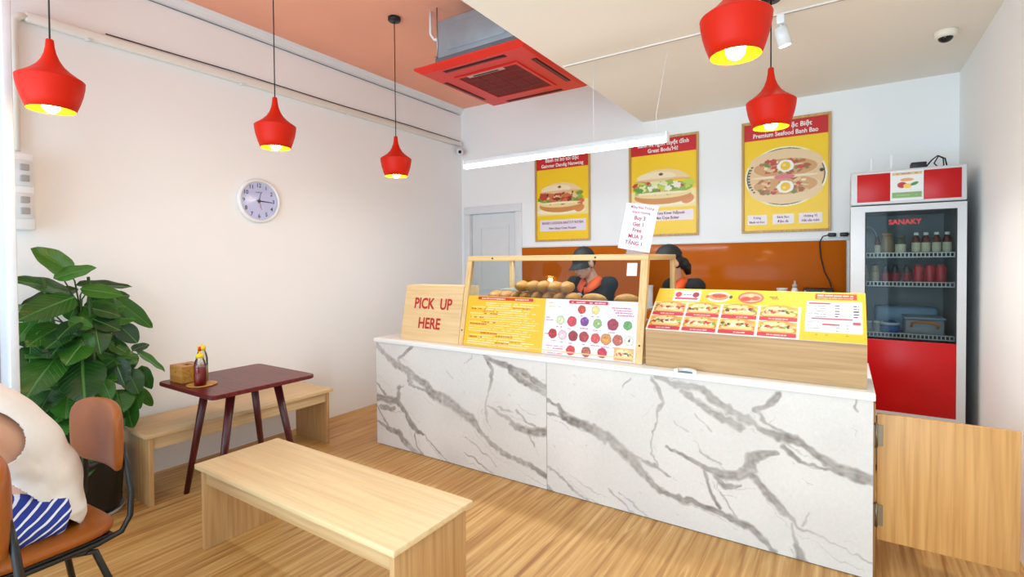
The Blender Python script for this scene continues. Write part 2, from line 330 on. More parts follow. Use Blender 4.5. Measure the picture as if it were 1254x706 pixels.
VEINS_R=[[(-1.622,0.59,0.012),(-1.532,0.574,0.0118),(-1.477,0.494,0.0244),(-1.38,0.471,0.0288),(-1.277,0.451,0.033),(-1.157,0.407,0.0323),(-1.042,0.329,0.0317),(-0.951,0.241,0.0223),(-0.862,0.182,0.0131),(-0.742,0.16,0.0128),(-0.627,0.147,0.0167),(-0.533,0.139,0.0164),(-0.413,0.106,0.02),(-0.34,0.047,0.0158),(-0.256,-0.021,0.0093)],[(-1.623,0.506,0.01),(-1.499,0.5,0.0078),(-1.434,0.481,0.0097)],[(-1.042,0.347,0.009),(-0.932,0.317,0.0089),(-0.809,0.273,0.0043)],[(-0.922,0.816,0.0088),(-0.878,0.76,0.014),(-0.86,0.684,0.0131),(-0.905,0.589,0.007),(-0.899,0.519,0.0053),(-0.923,0.461,0.0053),(-0.928,0.371,0.0053),(-0.888,0.309,0.0035)],[(-0.895,0.829,0.0132),(-0.774,0.791,0.0172),(-0.659,0.79,0.021),(-0.548,0.714,0.018),(-0.442,0.665,0.0201),(-0.355,0.632,0.0173),(-0.257,0.603,0.027),(-0.163,0.582,0.0151),(-0.086,0.545,0.0186),(-0.017,0.5,0.022),(0.12,0.476,0.0213)],[(-0.741,0.762,0.0128),(-0.595,0.682,0.0166),(-0.442,0.617,0.0201)],[(-0.278,0.817,0.0139),(-0.327,0.748,0.0141),(-0.384,0.707,0.0111),(-0.271,0.639,0.0046),(-0.23,0.616,0.0061)],[(-0.257,0.556,0.0155),(-0.176,0.496,0.0076),(-0.073,0.488,0.0089),(0.001,0.475,0.0182),(0.12,0.442,0.0213)],[(-0.826,0.436,0.0069),(-0.725,0.396,0.0102),(-0.643,0.362,0.0168),(-0.548,0.342,0.023),(-0.472,0.351,0.0227),(-0.398,0.408,0.0239),(-0.398,0.464,0.0279),(-0.285,0.512,0.0117)],[(-0.398,0.376,0.0175),(-0.326,0.306,0.022),(-0.243,0.217,0.0193),(-0.182,0.164,0.0076),(-0.11,0.147,0.0038),(-0.01,0.118,0.0037),(0.116,0.084,0.0036)],[(-0.579,0.326,0.0116),(-0.533,0.288,0.0148),(-0.457,0.306,0.0081)],[(-0.659,0.46,0.005),(-0.548,0.4,0.0066)],[(-0.627,0.349,0.0067),(-0.595,0.239,0.0083),(-0.548,0.168,0.0099)],[(-0.548,0.251,0.0041),(-0.472,0.139,0.0049)],[(-0.216,0.163,0.0061),(-0.202,0.074,0.0092),(-0.175,0.005,0.0229),(-0.123,-0.054,0.0226)],[(-1.625,0.166,0.008),(-1.491,0.097,0.0059),(-1.383,0.025,0.0058),(-1.279,-0.007,0.0047)],[(-1.188,0.111,0.0047),(-1.062,0.032,0.0055),(-0.915,-0.019,0.0053)],[(-1.119,0.109,0.0037),(-0.988,0.033,0.0045),(-0.889,-0.011,0.0044)],[(-1.626,0.035,0.0181),(-1.558,-0.029,0.0199)],[(0.054,0.835,0.0043),(0.063,0.778,0.0043)],[(-1.098,0.74,0.0036),(-1.041,0.802,0.0054)],[(-0.792,0.59,0.0034),(-0.724,0.542,0.0034)],[(-0.675,0.644,0.0025),(-0.595,0.565,0.0033)],[(-0.137,0.246,0.003),(-0.163,0.178,0.0046)]]
LEAVES=[(-3.78,1.048,1.457,-3.75,0.885,1.583,0.116),(-3.72,0.975,1.42,-3.68,1.134,1.481,0.106),(-3.8,1.037,1.338,-3.7,0.778,1.423,0.098),(-3.78,1.097,1.37,-3.8,1.356,1.357,0.077),(-3.7,1.088,1.348,-3.64,1.253,1.31,0.085),(-3.68,1.018,1.299,-3.62,0.788,1.214,0.137),(-3.75,1.266,1.271,-3.78,1.464,1.079,0.08),(-3.68,1.13,1.231,-3.66,1.251,1.183,0.086),(-3.66,1.038,1.167,-3.6,0.941,1.097,0.086),(-3.66,1.01,1.174,-3.62,1.098,1.134,0.065),(-3.68,1.132,1.166,-3.62,1.229,1.103,0.081),(-3.66,1.061,1.033,-3.58,0.969,0.95,0.12),(-3.68,1.131,1.126,-3.6,1.128,0.984,0.104),(-3.68,0.945,0.97,-3.55,0.8,0.818,0.146),(-3.66,1.062,0.922,-3.52,1.026,0.738,0.174),(-3.74,1.248,0.944,-3.7,1.353,0.912,0.054),(-3.82,1.39,0.927,-3.85,1.564,0.768,0.059),(-3.82,1.37,0.941,-3.85,1.467,0.966,0.059),(-3.72,1.24,0.9,-3.66,1.262,0.76,0.096),(-3.74,1.312,0.822,-3.7,1.349,0.683,0.098),(-3.66,1.156,0.8,-3.6,1.171,0.702,0.074),(-3.75,0.826,1.038,-3.68,0.833,0.885,0.085),(-3.78,1.358,0.711,-3.75,1.369,0.572,0.064),(-3.82,1.393,0.681,-3.85,1.482,0.544,0.054),(-3.76,1.284,1.103,-3.72,1.355,1.001,0.091),(-3.76,1.23,1.008,-3.72,1.32,0.926,0.077),(-3.72,0.975,1.141,-3.64,0.827,1.068,0.118),(-3.66,0.994,1.107,-3.6,0.889,1.045,0.094),(-3.68,1.208,0.91,-3.66,1.145,0.875,0.063),(-3.68,1.054,1.084,-3.62,1.083,0.982,0.09),(-3.84,1.081,1.342,-3.8,0.847,1.285,0.087),(-3.82,1.085,1.251,-3.8,1.043,1.173,0.099),(-3.8,1.228,1.272,-3.78,1.247,1.224,0.064),(-3.8,1.25,1.049,-3.76,1.223,0.977,0.104),(-3.82,1.307,0.911,-3.8,1.339,0.81,0.119),(-3.86,1.432,0.811,-3.86,1.473,0.659,0.082),(-3.74,0.94,0.777,-3.66,0.866,0.693,0.13),(-3.74,1.018,0.745,-3.66,0.983,0.634,0.133),(-3.72,1.143,0.734,-3.64,1.14,0.611,0.137),(-3.76,1.257,0.704,-3.7,1.26,0.585,0.129),(-3.72,1.081,0.673,-3.62,1.061,0.547,0.134),(-3.74,1.196,0.565,-3.66,1.205,0.437,0.127),(-3.74,0.982,0.621,-3.66,0.915,0.525,0.131),(-3.8,1.322,0.602,-3.76,1.332,0.46,0.093),(-3.74,0.855,0.796,-3.66,0.795,0.698,0.115),(-3.84,0.924,0.884,-3.8,0.86,0.844,0.107),(-3.76,0.805,1.165,-3.7,0.704,1.088,0.113),(-3.76,0.802,0.972,-3.7,0.7,0.889,0.125),(-3.8,0.857,1.27,-3.74,0.705,1.245,0.104),(-3.8,1.145,0.847,-3.76,1.207,0.839,0.114),(-3.8,1.014,0.871,-3.76,0.979,0.766,0.109),(-3.82,1.216,0.957,-3.8,1.109,0.915,0.116),(-3.84,0.982,1.007,-3.8,0.915,0.934,0.109),(-3.86,1.132,1.199,-3.84,1.124,1.093,0.114),(-3.88,1.252,1.171,-3.86,1.351,1.031,0.105),(-3.86,0.946,1.216,-3.82,0.88,1.096,0.108)]

# ------------------------------------------------------------------ counter, worktop, gate
W_x = wood('ash_laminate_x', (218, 182, 134), (194, 154, 104), 0, fine=60, long=2.0)
W_z = wood('ash_laminate_z', (210, 166, 112), (184, 138, 86), 2, fine=60, long=2.0)
W_y = wood('ash_laminate_y', (226, 194, 148), (208, 172, 124), 1, fine=60, long=2.0)
W_top = wood('maple_laminate', (238, 212, 164), (224, 192, 142), 0, fine=45, long=1.8)
CY, CL, CR = 2.848, -3.214, 0.116
def vein_panel(name, parent, x0, x1, veins, seed):
    z1 = 0.838; step = .0042; rv = random.Random(seed); extra = []
    for pl in veins:
        if max(p[2] for p in pl) < .006: continue
        for _ in range(2):
            i0 = rv.randrange(max(1, len(pl)-2)); ox, oz = rv.uniform(-.05, .05), rv.uniform(-.05, .05); extra.append([(x+ox*(1+.3*k), z+oz*(1+.3*k), rv.uniform(.0006, .0022)) for k, (x, z, w) in enumerate(pl[i0:i0+rv.randint(2, 4)])])
    for _ in range(26):
        fx, fz = rv.uniform(x0, x1), rv.uniform(.05, .8); extra.append([(fx, fz, .0006), (fx+rv.uniform(.004, .02), fz-rv.uniform(-.012, .02), .0016), (fx+rv.uniform(.012, .03), fz-rv.uniform(.0, .025), .0006)])
    veins = veins+extra; nx = int((x1-x0)/step)+1; nz = int(z1/step)+1
    X, Z = np.meshgrid(np.linspace(x0, x1, nx), np.linspace(.004, z1, nz)); rng = np.random.default_rng(seed)
    def noise(k):
        g = rng.normal(0, 1, (int(z1*k)+3, int((x1-x0)*k)+3)); u = (X-x0)*k; w = Z*k; i = u.astype(int); j = w.astype(int); a = u-i; c = w-j
        a = a*a*(3-2*a); c = c*c*(3-2*c)
        return g[j, i]*(1-a)*(1-c)+g[j, i+1]*a*(1-c)+g[j+1, i]*(1-a)*c+g[j+1, i+1]*a*c
    n1, n2, n3, n4 = noise(14), noise(14), noise(45), noise(45); nb = noise(5); nf = noise(120)
    Xd = X+n1*.006+n3*.0045; Zd = Z+n2*.006+n4*.0045
    T = np.zeros_like(X)
    for pl in veins:
        for (ax, az, aw), (bx, bz, bw) in zip(pl[:-1], pl[1:]):
            m = .05; i0, i1 = np.searchsorted(X[0], [min(ax, bx)-m, max(ax, bx)+m]); j0, j1 = np.searchsorted(Z[:, 0], [min(az, bz)-m, max(az, bz)+m])
            if i1 <= i0 or j1 <= j0: continue
            x = Xd[j0:j1, i0:i1]; z = Zd[j0:j1, i0:i1]; dx, dz = bx-ax, bz-az; t = np.clip(((x-ax)*dx+(z-az)*dz)/(dx*dx+dz*dz+1e-9), 0, 1)
            d = np.hypot(x-ax-t*dx, z-az-t*dz); w = (aw+(bw-aw)*t)*1.0+.0008
            s = np.clip((w*1.25-d)/(w*.7+.002), 0, 1)*(.80+.25*np.clip(nb[j0:j1, i0:i1], -1, 1))*np.clip(.62+30*w, 0, 1)
            s *= .66+.46*np.clip(d/w, 0, 1)**1.5
            T[j0:j1, i0:i1] = np.maximum(T[j0:j1, i0:i1], s)
    T = np.clip(T*(1+.18*n3), 0, 1)
    base = np.array([228., 222, 216])[None, None]*(1+.014*nb+.008*nf)[..., None]
    c = base*(1-T[..., None]*.9)+np.array([118., 109, 102])*T[..., None]*.9
    sh = np.array(WLOC[parent.name]); P = np.stack([X, np.full_like(X, CY-.0005), Z], -1).reshape(-1, 3)-sh
    slab = B().box(x0, x1, CY, CY+.018, .004, z1)
    o = part('marble_panel', slab, mat('marble_edge', (205, 196, 188), .3), parent)
    g = grid_mesh('polished_face', P, nx, nz, c.reshape(-1, 3), o, printmat('polished_marble', .22))
    return o
ct = thing('service_counter', (-1.55, 3.2, 0), 'long service counter faced with grey-veined white marble panels', 'counter')
cb = B(); cb.box(CL+.004, CR-.018, CY+.0185, CY+.04, .0, .838); cb.box(CL, CL+.02, CY+.0, 3.60, 0, .838) ; cb.box(CL+.02, CR-.018, CY+.04, 3.56, .06, .10); cb.box(CL+.02, CR-.018, CY+.04, 3.56, .44, .46)
for x in (-2.4, -1.6, -.75): cb.box(x-.009, x+.009, CY+.04, 3.56, .10, .838)
part('carcass', cb, mat('counter_carcass', (206, 172, 128), .6), ct)
vein_panel('l', ct, CL, -1.6125, VEINS_L, 3); vein_panel('r', ct, -1.6095, CR, VEINS_R, 5)
part('end_panel', B().box(CR-.018, CR, CY+.0185, 3.60, 0, .838), W_z, ct, label='wooden end panel')
part('painted_gap_shade', B().box(CL+.01, CR-.02, CY+.004, CY+.017, 0, .0038), M_black, ct)  # black strip under the marble panels, shade of the gap put in as colour
wt = B(); wt.rbox(CL-.012, CR+.008, CY-.018, 3.66, .8385, .871, .003)
top = thing('worktop', (-1.55, 3.2, .8385), 'white solid worktop running along the marble counter', 'worktop')
part('slab', wt, mat('white_solid_surface', (246, 244, 242), .3, var=.01), top)
gm = B()
for k in range(12):
    a0, a1 = math.pi*k/12, math.pi*(k+1)/12; x, y = -.728, CY-.0175
    q = lambda a, r, z: (x+r*math.cos(a), y+r*math.sin(a), z)
    gm.add([q(a0,.040,.8712), q(a1,.040,.8712), q(a1,.060,.8712), q(a0,.060,.8712), q(a0,.040,.889), q(a1,.040,.889), q(a1,.060,.889), q(a0,.060,.889)], [(4,7,6,5),(0,1,5,4),(2,3,7,6),(1,2,6,5),(3,0,4,7)])
part('cable_grommet', gm, M_white, top); part('grommet_insert', B().prism([(x0, y0) for x0, y0 in [(-.728+.039*math.cos(math.pi*k/12), CY-.0172+.039*math.sin(math.pi*k/12)) for k in range(13)]], 2, .8712, .874), mat('grey_rubber', (120, 125, 132), .6), top)
# swing gate between the counter and the right wall
gt = thing('counter_gate', (.13, 2.97, .15), 'plain wooden swing gate closing the gap between counter and wall', 'gate')
part('gate_panel', B().rbox(.135, .628, 2.945, 2.965, .155, .757, .002), wood('gate_ash', (226, 172, 104), (196, 140, 78), 2, fine=50, long=1.6), gt)
for z in (.655, .275):
    h = part('hinge', B().box(.1175, .127, 2.932, 2.9445, z-.05, z+.05).box(.136, .158, 2.941, 2.9447, z-.05, z+.05), mat('hinge_nickel', (150, 140, 120), .35, metal=.9), gt)
    part('hinge_pin', B().cyl((.1315, 2.938, z-.056), (.1315, 2.938, z+.056), .0065), MATS['hinge_nickel'], h)
part('hinge_post', B().box(.1165, .129, 2.946, 2.985, 0, .80), W_z, gt)

# ------------------------------------------------------------------ benches and table
def bench(label, x0, x1, y0, y1, long_axis, loc):
    t = thing('wooden_bench', loc, label, 'bench')
    part('seat_board', B().rbox(x0, x1, y0, y1, .425, .45, .0025), W_top if long_axis == 0 else W_y, t)
    i = .022
    if long_axis == 0:
        for a in (x0+i, x1-i-.025): part('side_panel', B().rbox(a, a+.025, y0+i, y1-i, 0, .4248, .0015), W_z, t)
        for y in (y0+i+.012, y1-i-.03): part('apron', B().rbox(x0+i+.0255, x1-i-.0255, y, y+.018, .345, .4245, .0015), W_x, t)
    else:
        for a in (y0+i, y1-i-.025): part('side_panel', B().rbox(x0+i, x1-i, a, a+.025, 0, .4248, .0015), W_z, t)
        for x in (x0+i+.012, x1-i-.03): part('apron', B().rbox(x, x+.018, y0+i+.0255, y1-i-.0255, .345, .4245, .0015), W_y, t)
    return t
bench('pale wooden bench standing free in the middle of the floor', -2.825, -1.355, 1.27, 1.735, 0, (-2.09, 1.5, 0))
bench('pale wooden bench along the white wall behind the dark red table', -4.0, -3.53, 1.32, 2.66, 1, (-3.76, 1.98, 0))
M_maroon = wood('maroon_lacquer', (116, 36, 34), (74, 20, 22), 0, rough=.32, fine=40, long=2.5, spec=.25)
M_maroonl = wood('maroon_leg', (96, 26, 28), (58, 14, 18), 2, rough=.3, fine=40, long=2.5)
tb = thing('dining_table', (-3.28, 1.76, 0), 'small dark red lacquered table with splayed round legs', 'table')
tp = [(-3.285+sx*(.3375-.035)+.035*math.cos(a), 1.755+sy*(.3325-.035)+.035*math.sin(a)) for sx, sy, q in ((1, 1, 0), (-1, 1, 1), (-1, -1, 2), (1, -1, 3)) for a in np.linspace(q*math.pi/2, (q+1)*math.pi/2, 6)]
sc_ = lambda k: [(-3.285+(x+3.285)*k, 1.755+(y-1.755)*k) for x, y in tp]; ttb = B(); n_ = len(tp); lv = [(sc_(.988), .724), (tp, .729), (tp, .746), (sc_(.990), .750)]
ttb.add([(x, y, z) for pl_, z in lv for x, y in pl_], [tuple(range(n_-1, -1, -1)), tuple(range(3*n_, 4*n_))]+[(j*n_+i, j*n_+(i+1) % n_, (j+1)*n_+(i+1) % n_, (j+1)*n_+i) for j in range(3) for i in range(n_)])
part('table_top', ttb, M_maroon, tb)
for a, c in (((-3.42, 1.62), (-3.57, 1.555)), ((-3.10, 1.61), (-3.085, 1.505)), ((-3.43, 1.93), (-3.535, 2.06)), ((-3.15, 1.93), (-3.06, 2.03))):
    part('leg', B().cyl((c[0], c[1], 0), (a[0], a[1], .7238), .0165, .026, 20), M_maroonl, tb)
    part('leg_plate', B().cyl((a[0], a[1], .716), (a[0], a[1], .7239), .038, .038, 20), M_steel, tb)
# tissue box, coaster, two sauce bottles
tx = thing('tissue_box', (-3.50, 1.55, .751), 'bamboo tissue box at the left end of the red table', 'tissue box')
M_bam = wood('bamboo', (206, 150, 70), (168, 106, 38), 0, fine=70, long=3)
tbx = B(); x0, x1, y0, y1, z0, z1 = -3.575, -3.415, 1.475, 1.605, .751, .853
tbx.box(x0, x1, y0, y0+.008, z0, z1-.008); tbx.box(x0, x1, y1-.008, y1, z0, z1-.008); tbx.box(x0, x0+.008, y0+.008, y1-.008, z0, z1-.008); tbx.box(x1-.008, x1, y0+.008, y1-.008, z0, z1-.008); tbx.box(x0+.008, x1-.008, y0+.008, y1-.008, z0, z0+.006)
part('box_body', tbx, M_bam, tx)
ld = B(); ld.box(x0, -3.53, y0, y1, z1-.008, z1); ld.box(-3.455, x1, y0, y1, z1-.008, z1); ld.box(-3.53, -3.455, y0, 1.522, z1-.008, z1); ld.box(-3.53, -3.455, 1.558, y1, z1-.008, z1)
part('lid', ld, M_bam, tx); part('tissue', B().rbox(-3.56, -3.43, 1.49, 1.59, .7575, .835, .006), M_white, tx)
part('pull_hole', B().cyl((-3.5, 1.4748, .815), (-3.5, 1.4762, .815), .006), M_black, tx)
cs = B(); cs.lathe([(.001, .0), (.078, .0), (.082, .003), (.082, .007), (.078, .008), (.001, .008)], (-3.285, 1.53, .7505), 32); 
single('coaster', cs, M_bam, (-3.285, 1.53, .7505), 'round bamboo coaster under the sauce bottles', 'coaster')
M_clear = glass('clear_plastic', (246, 248, 248), .07, .05)
def bottle(x, y, label, sauce, cap, h, fill, nozzle=None):
    z = .759; t = thing('sauce_bottle', (x, y, z), label, 'bottle', 'sauce bottles on the red table')
    r = .033
    part('bottle_body', B().lathe([(.001, 0), (r-.003, 0), (r, .004), (r, h*.66), (r*.82, h*.80), (r*.62, h*.88), (r*.62, h*.93)], (x, y, z), 24), M_clear, t)
    part('sauce', B().lathe([(.001, .003), (r-.005, .003), (r-.002, .006), (r-.002, h*fill), (.001, h*fill)], (x, y, z), 24), sauce, t)
    c = part('cap', B().lathe([(r*.68, h*.90), (r*.68, h*1.0), (r*.5, h*1.03), (.006, h*1.05), (.003, h*1.22 if nozzle else h*1.08), (.0005, h*1.22 if nozzle else h*1.08)], (x, y, z), 24, cap0=True), cap, t)
    if nozzle: part('nozzle_tip', B().lathe([(.008, h*1.12), (.008, h*1.22), (.005, h*1.26), (.0005, h*1.26)], (x, y, z), 16, cap0=True), nozzle, c)
M_red = mat('red_gloss', (196, 26, 22), .35); M_yel = mat('yellow_cap', (244, 206, 30), .4)
bottle(-3.245, 1.502, 'clear squeeze bottle of red chilli sauce with yellow cap', mat('chilli_sauce', (160, 20, 16), .3), M_yel, .185, .60, M_red)
bottle(-3.345, 1.560, 'taller pale yellow sauce bottle with yellow cap behind the chilli sauce', mat('pale_sauce', (224, 200, 110), .35), M_yel, .215, .42)

# ------------------------------------------------------------------ brown chairs
M_lea = mat('tan_leather', (156, 84, 24), .36, var=.16, scale=5, bump=.05, spec=.35)
M_tube = mat('black_steel_tube', (20, 19, 19), .35, var=.1)
def cushion(cx, cy, cz, w, d, th, curve=0.0, upright=False, rx=.10, arch=0.0):
    """rounded leather pad; upright pads stand in x-z and bow back by curve"""
    nu, nv = 28, 20; b = B(); ring = []
    def sup(u, v, k):
        return 1-max(abs(u)**k, 0)
    def P(u, v, s):
        e = (abs(u)**4.5+abs(v)**4.5)
        t = th*.5*max(0.0, 1-e)**.38 if e < 1 else 0
        x = u*w*.5; y = v*d*.5
        if upright: return (cx+x, cy+s*t+curve*(u*u)*-1, cz+y+arch*(1-u*u)*(1 if v > 0 else 0)*abs(v))
        return (cx+x, cy+y, cz+s*t+curve*(v*v))
    U_ = []
    m = 14
    pts = []
    for i in range(m+1):
        rr = math.sin(math.pi/2*i/m)
        row = []
        for k in range(40):
            a = 2*math.pi*k/40; c, s_ = math.cos(a), math.sin(a); q = (abs(c)**4.5+abs(s_)**4.5)**(-1/4.5)
            row.append((rr*q*c, rr*q*s_))
        pts.append(row)
    for sgn in (1, -1):
        vs = [P(u, v, sgn) for row in pts for u, v in row]; fs = []
        for i in range(m):
            for k in range(40):
                q = (i*40+k, i*40+(k+1) % 40, (i+1)*40+(k+1) % 40, (i+1)*40+k); fs.append(q if sgn > 0 else q[::-1])
        b.add(vs, fs, True)
    return b
def chair(loc, rotz, label, first=None):
    t = thing('leather_chair', loc, label, 'chair', 'brown leather chairs', rotz)
    WLOC[t.name] = Vector((0, 0, 0)); t.rotation_euler = (0, 0, rotz)
    # local: forward is -y, seat centre at the origin
    part('seat', cushion(0, 0, .435, .44, .44, .07), M_lea, t); part('seat_shell', B().rbox(-.195, .195, -.195, .195, .394, .408, .005), M_tube, t)
    part('backrest', cushion(0, .252, .765, .43, .27, .05, curve=.045, upright=True, arch=.015), M_lea, t)
    for s in (-1, 1):
        part('back_post', B().tube([(s*.165, .238, .75), (s*.19, .246, .66), (s*.208, .252, .56), (s*.21, .245, .46), (s*.205, .215, .405), (s*.195, .14, .388), (s*.19, .0, .385), (s*.19, -.17, .385)], .0115, 10), M_tube, t)
        part('leg', B().tube([(s*.17, -.10, .376), (s*.19, -.17, .36), (s*.215, -.215, .18), (s*.225, -.235, .0)], .0125, 10), M_tube, t)
        part('leg', B().tube([(s*.17, .06, .376), (s*.19, .13, .36), (s*.215, .185, .18), (s*.225, .215, .0)], .0125, 10), M_tube, t)
    part('stretcher', B().tube([(-.195, .10, .372), (.195, .10, .372)], .010, 8).tube([(-.195, -.12, .372), (.195, -.12, .372)], .010, 8), M_tube, t)
    return t
chair((-2.655, .60, 0), math.radians(4), 'tan leather chair with the person in blue shorts sitting on it')
chair((-2.185, .160, 0), math.radians(4), 'tan leather chair at the left edge in front of the seated person')

# ------------------------------------------------------------------ people
M_skin = mat('skin', (222, 168, 138), .5, var=.06, scale=6); M_hair = mat('dark_hair', (22, 18, 17), .5, var=.2, scale=60)
def limb(b, pts, rad, n=14):
    b.tube(pts, rad, n)
    for p, r in ((pts[0], rad[0]), (pts[-1], rad[-1])): b.ball(p, r if not isinstance(r, tuple) else max(r))
def hand(b, wrist, fwd, palm_n, s=1.0, curl=.5, side=1):
    """palm with five bent fingers; fwd along the fingers, palm_n out of the palm, side +1 thumb on the left of fwd"""
    f = Vector(fwd).normalized(); n = Vector(palm_n); n = (n-f*n.dot(f)).normalized(); r = f.cross(n)*side; w = Vector(wrist)
    R = Matrix((f, r, n)).transposed()
    b.ball(w+f*.048*s, (.054*s, .042*s, .017*s), R)
    for i, (o, l) in enumerate(((.030, .066), (.010, .076), (-.011, .071), (-.030, .056))):
        p = w+f*.085*s+r*o*s; q = [p-f*.02*s]; a = 0.15
        for k in range(3):
            a += curl*.75; q.append(q[-1]+(f*math.cos(a)+n*math.sin(a))*l*s*(.45, .32, .25)[k]+ (f*.02*s if k == 0 else Vector()))
        b.tube(q, [.0095*s, .009*s, .008*s, .0065*s], 8); b.ball(q[-1], .0068*s)
    q = [w+f*.025*s+r*.028*s, w+f*.052*s+r*.055*s+n*.008*s, w+f*.078*s+r*.062*s+n*.02*s, w+f*.098*s+r*.060*s+n*.03*s]
    b.tube(q, [.013*s, .0115*s, .010*s, .007*s], 8); b.ball(q[-1], .0075*s)
def head_frame(c, face, pitch, roll=0):
    f = Vector((face[0], face[1], 0)).normalized(); r = f.cross(Vector((0, 0, 1)))
    d = f*math.cos(pitch)-Vector((0, 0, 1))*math.sin(pitch); u = r.cross(d)
    M = Matrix((r, d, u)).transposed().to_4x4(); M.translation = Vector(c); return M   # local: x right, y forward, z up
def head_shapes(b, M, s=1.0):
    t = B()
    t.ball((0, -.012, .025), (.077, .097, .098)); t.ball((0, .022, -.045), (.062, .072, .072)); t.ball((0, .05, -.092), (.034, .032, .026))
    t.tube([(0, .088, .012), (0, .103, -.02), (0, .112, -.036)], [.009, .012, .015], 8); t.ball((0, .107, -.036), (.017, .014, .011))
    for x in (-1, 1):
        t.ball((x*.077, -.012, -.012), (.012, .022, .033)); t.ball((x*.036, .058, -.030), (.026, .026, .024)); t.tube([(x*.012, .086, .022), (x*.03, .084, .028), (x*.052, .068, .022)], .009, 8)
    t.ball((0, .083, -.066), (.024, .012, .006)); t.ball((0, .082, -.078), (.021, .012, .007))
    t.xform(M @ Matrix.Scale(s, 4)); b.add(t.v, t.f, True)
def face_parts(root, M, lip=True, s=1.0):
    for x in (-1, 1):
        part('eye', B().ball((x*.032, .079, .003), (.013, .010, .0075)).xform(M @ Matrix.Scale(s, 4)), mat('eye_dark', (60, 45, 40), .2), root)
        part('eyebrow', B().tube([(x*.014, .096, .028), (x*.034, .093, .033), (x*.055, .076, .027)], [.003, .004, .002], 6).xform(M @ Matrix.Scale(s, 4)), M_hair, root)
    part('lips', B().ball((0, .0915, -.067), (.022, .006, .004)).ball((0, .0905, -.0755), (.019, .006, .005)).xform(M @ Matrix.Scale(s, 4)), mat('lips', (196, 112, 100), .45), root)
M_polo = mat('black_polo', (20, 20, 22), .9, var=.12, scale=30, bump=.05); M_orange = mat('orange_collar', (236, 88, 26), .7, var=.06, scale=20)
M_cap = mat('black_cap', (17, 17, 18), .7, var=.15, scale=40); M_trs = mat('dark_trousers', (38, 40, 48), .8)
def cap(root, M):
    t = B(); n = 36; prof = []
    for k in range(9):
        a = math.pi/2*k/8; prof.append((math.cos(a), math.sin(a)))
    t.lathe([(.093*r if r > .02 else .001, .106*z) for r, z in prof], (0, 0, 0), n)
    t.v = [(x*.95, y*1.17-.012, z+.035) for x, y, z in t.v]
    t.tube([(.086*math.cos(a), .105*math.sin(a)-.012, .033) for a in np.linspace(0, 2*math.pi, 37)], .005, 6)
    o = part('cap', t.xform(M), M_cap, root)
    bl = B(); rows = []
    for j in range(7):
        v = j/6; row = []
        for i in range(15):
            a = math.pi*(.12+.76*i/14); rx = .088*(1+.02*v); ry = .108+.085*v*math.sin(math.pi*(i/14))**.7
            row.append((rx*math.cos(a), ry*math.sin(a)-.012+.0, .034-.018*v-.045*(math.cos(a))**2*v))
        rows.append(row)
    vs = [p for r in rows for p in r]; fs = [(j*15+i, j*15+i+1, (j+1)*15+i+1, (j+1)*15+i) for j in range(6) for i in range(14)]
    vs2 = [(x, y, z-.004) for x, y, z in vs]; m = len(vs)
    bl.add(vs+vs2, fs+[tuple(i+m for i in f[::-1]) for f in fs]+[(84+i, 84+i+m, 85+i+m, 85+i) for i in range(14)], True)
    part('cap_peak', bl.xform(M), M_cap, o)
    part('cap_button', B().ball((0, -.012, .141), (.008, .008, .004)).xform(M), M_cap, o)
    return o
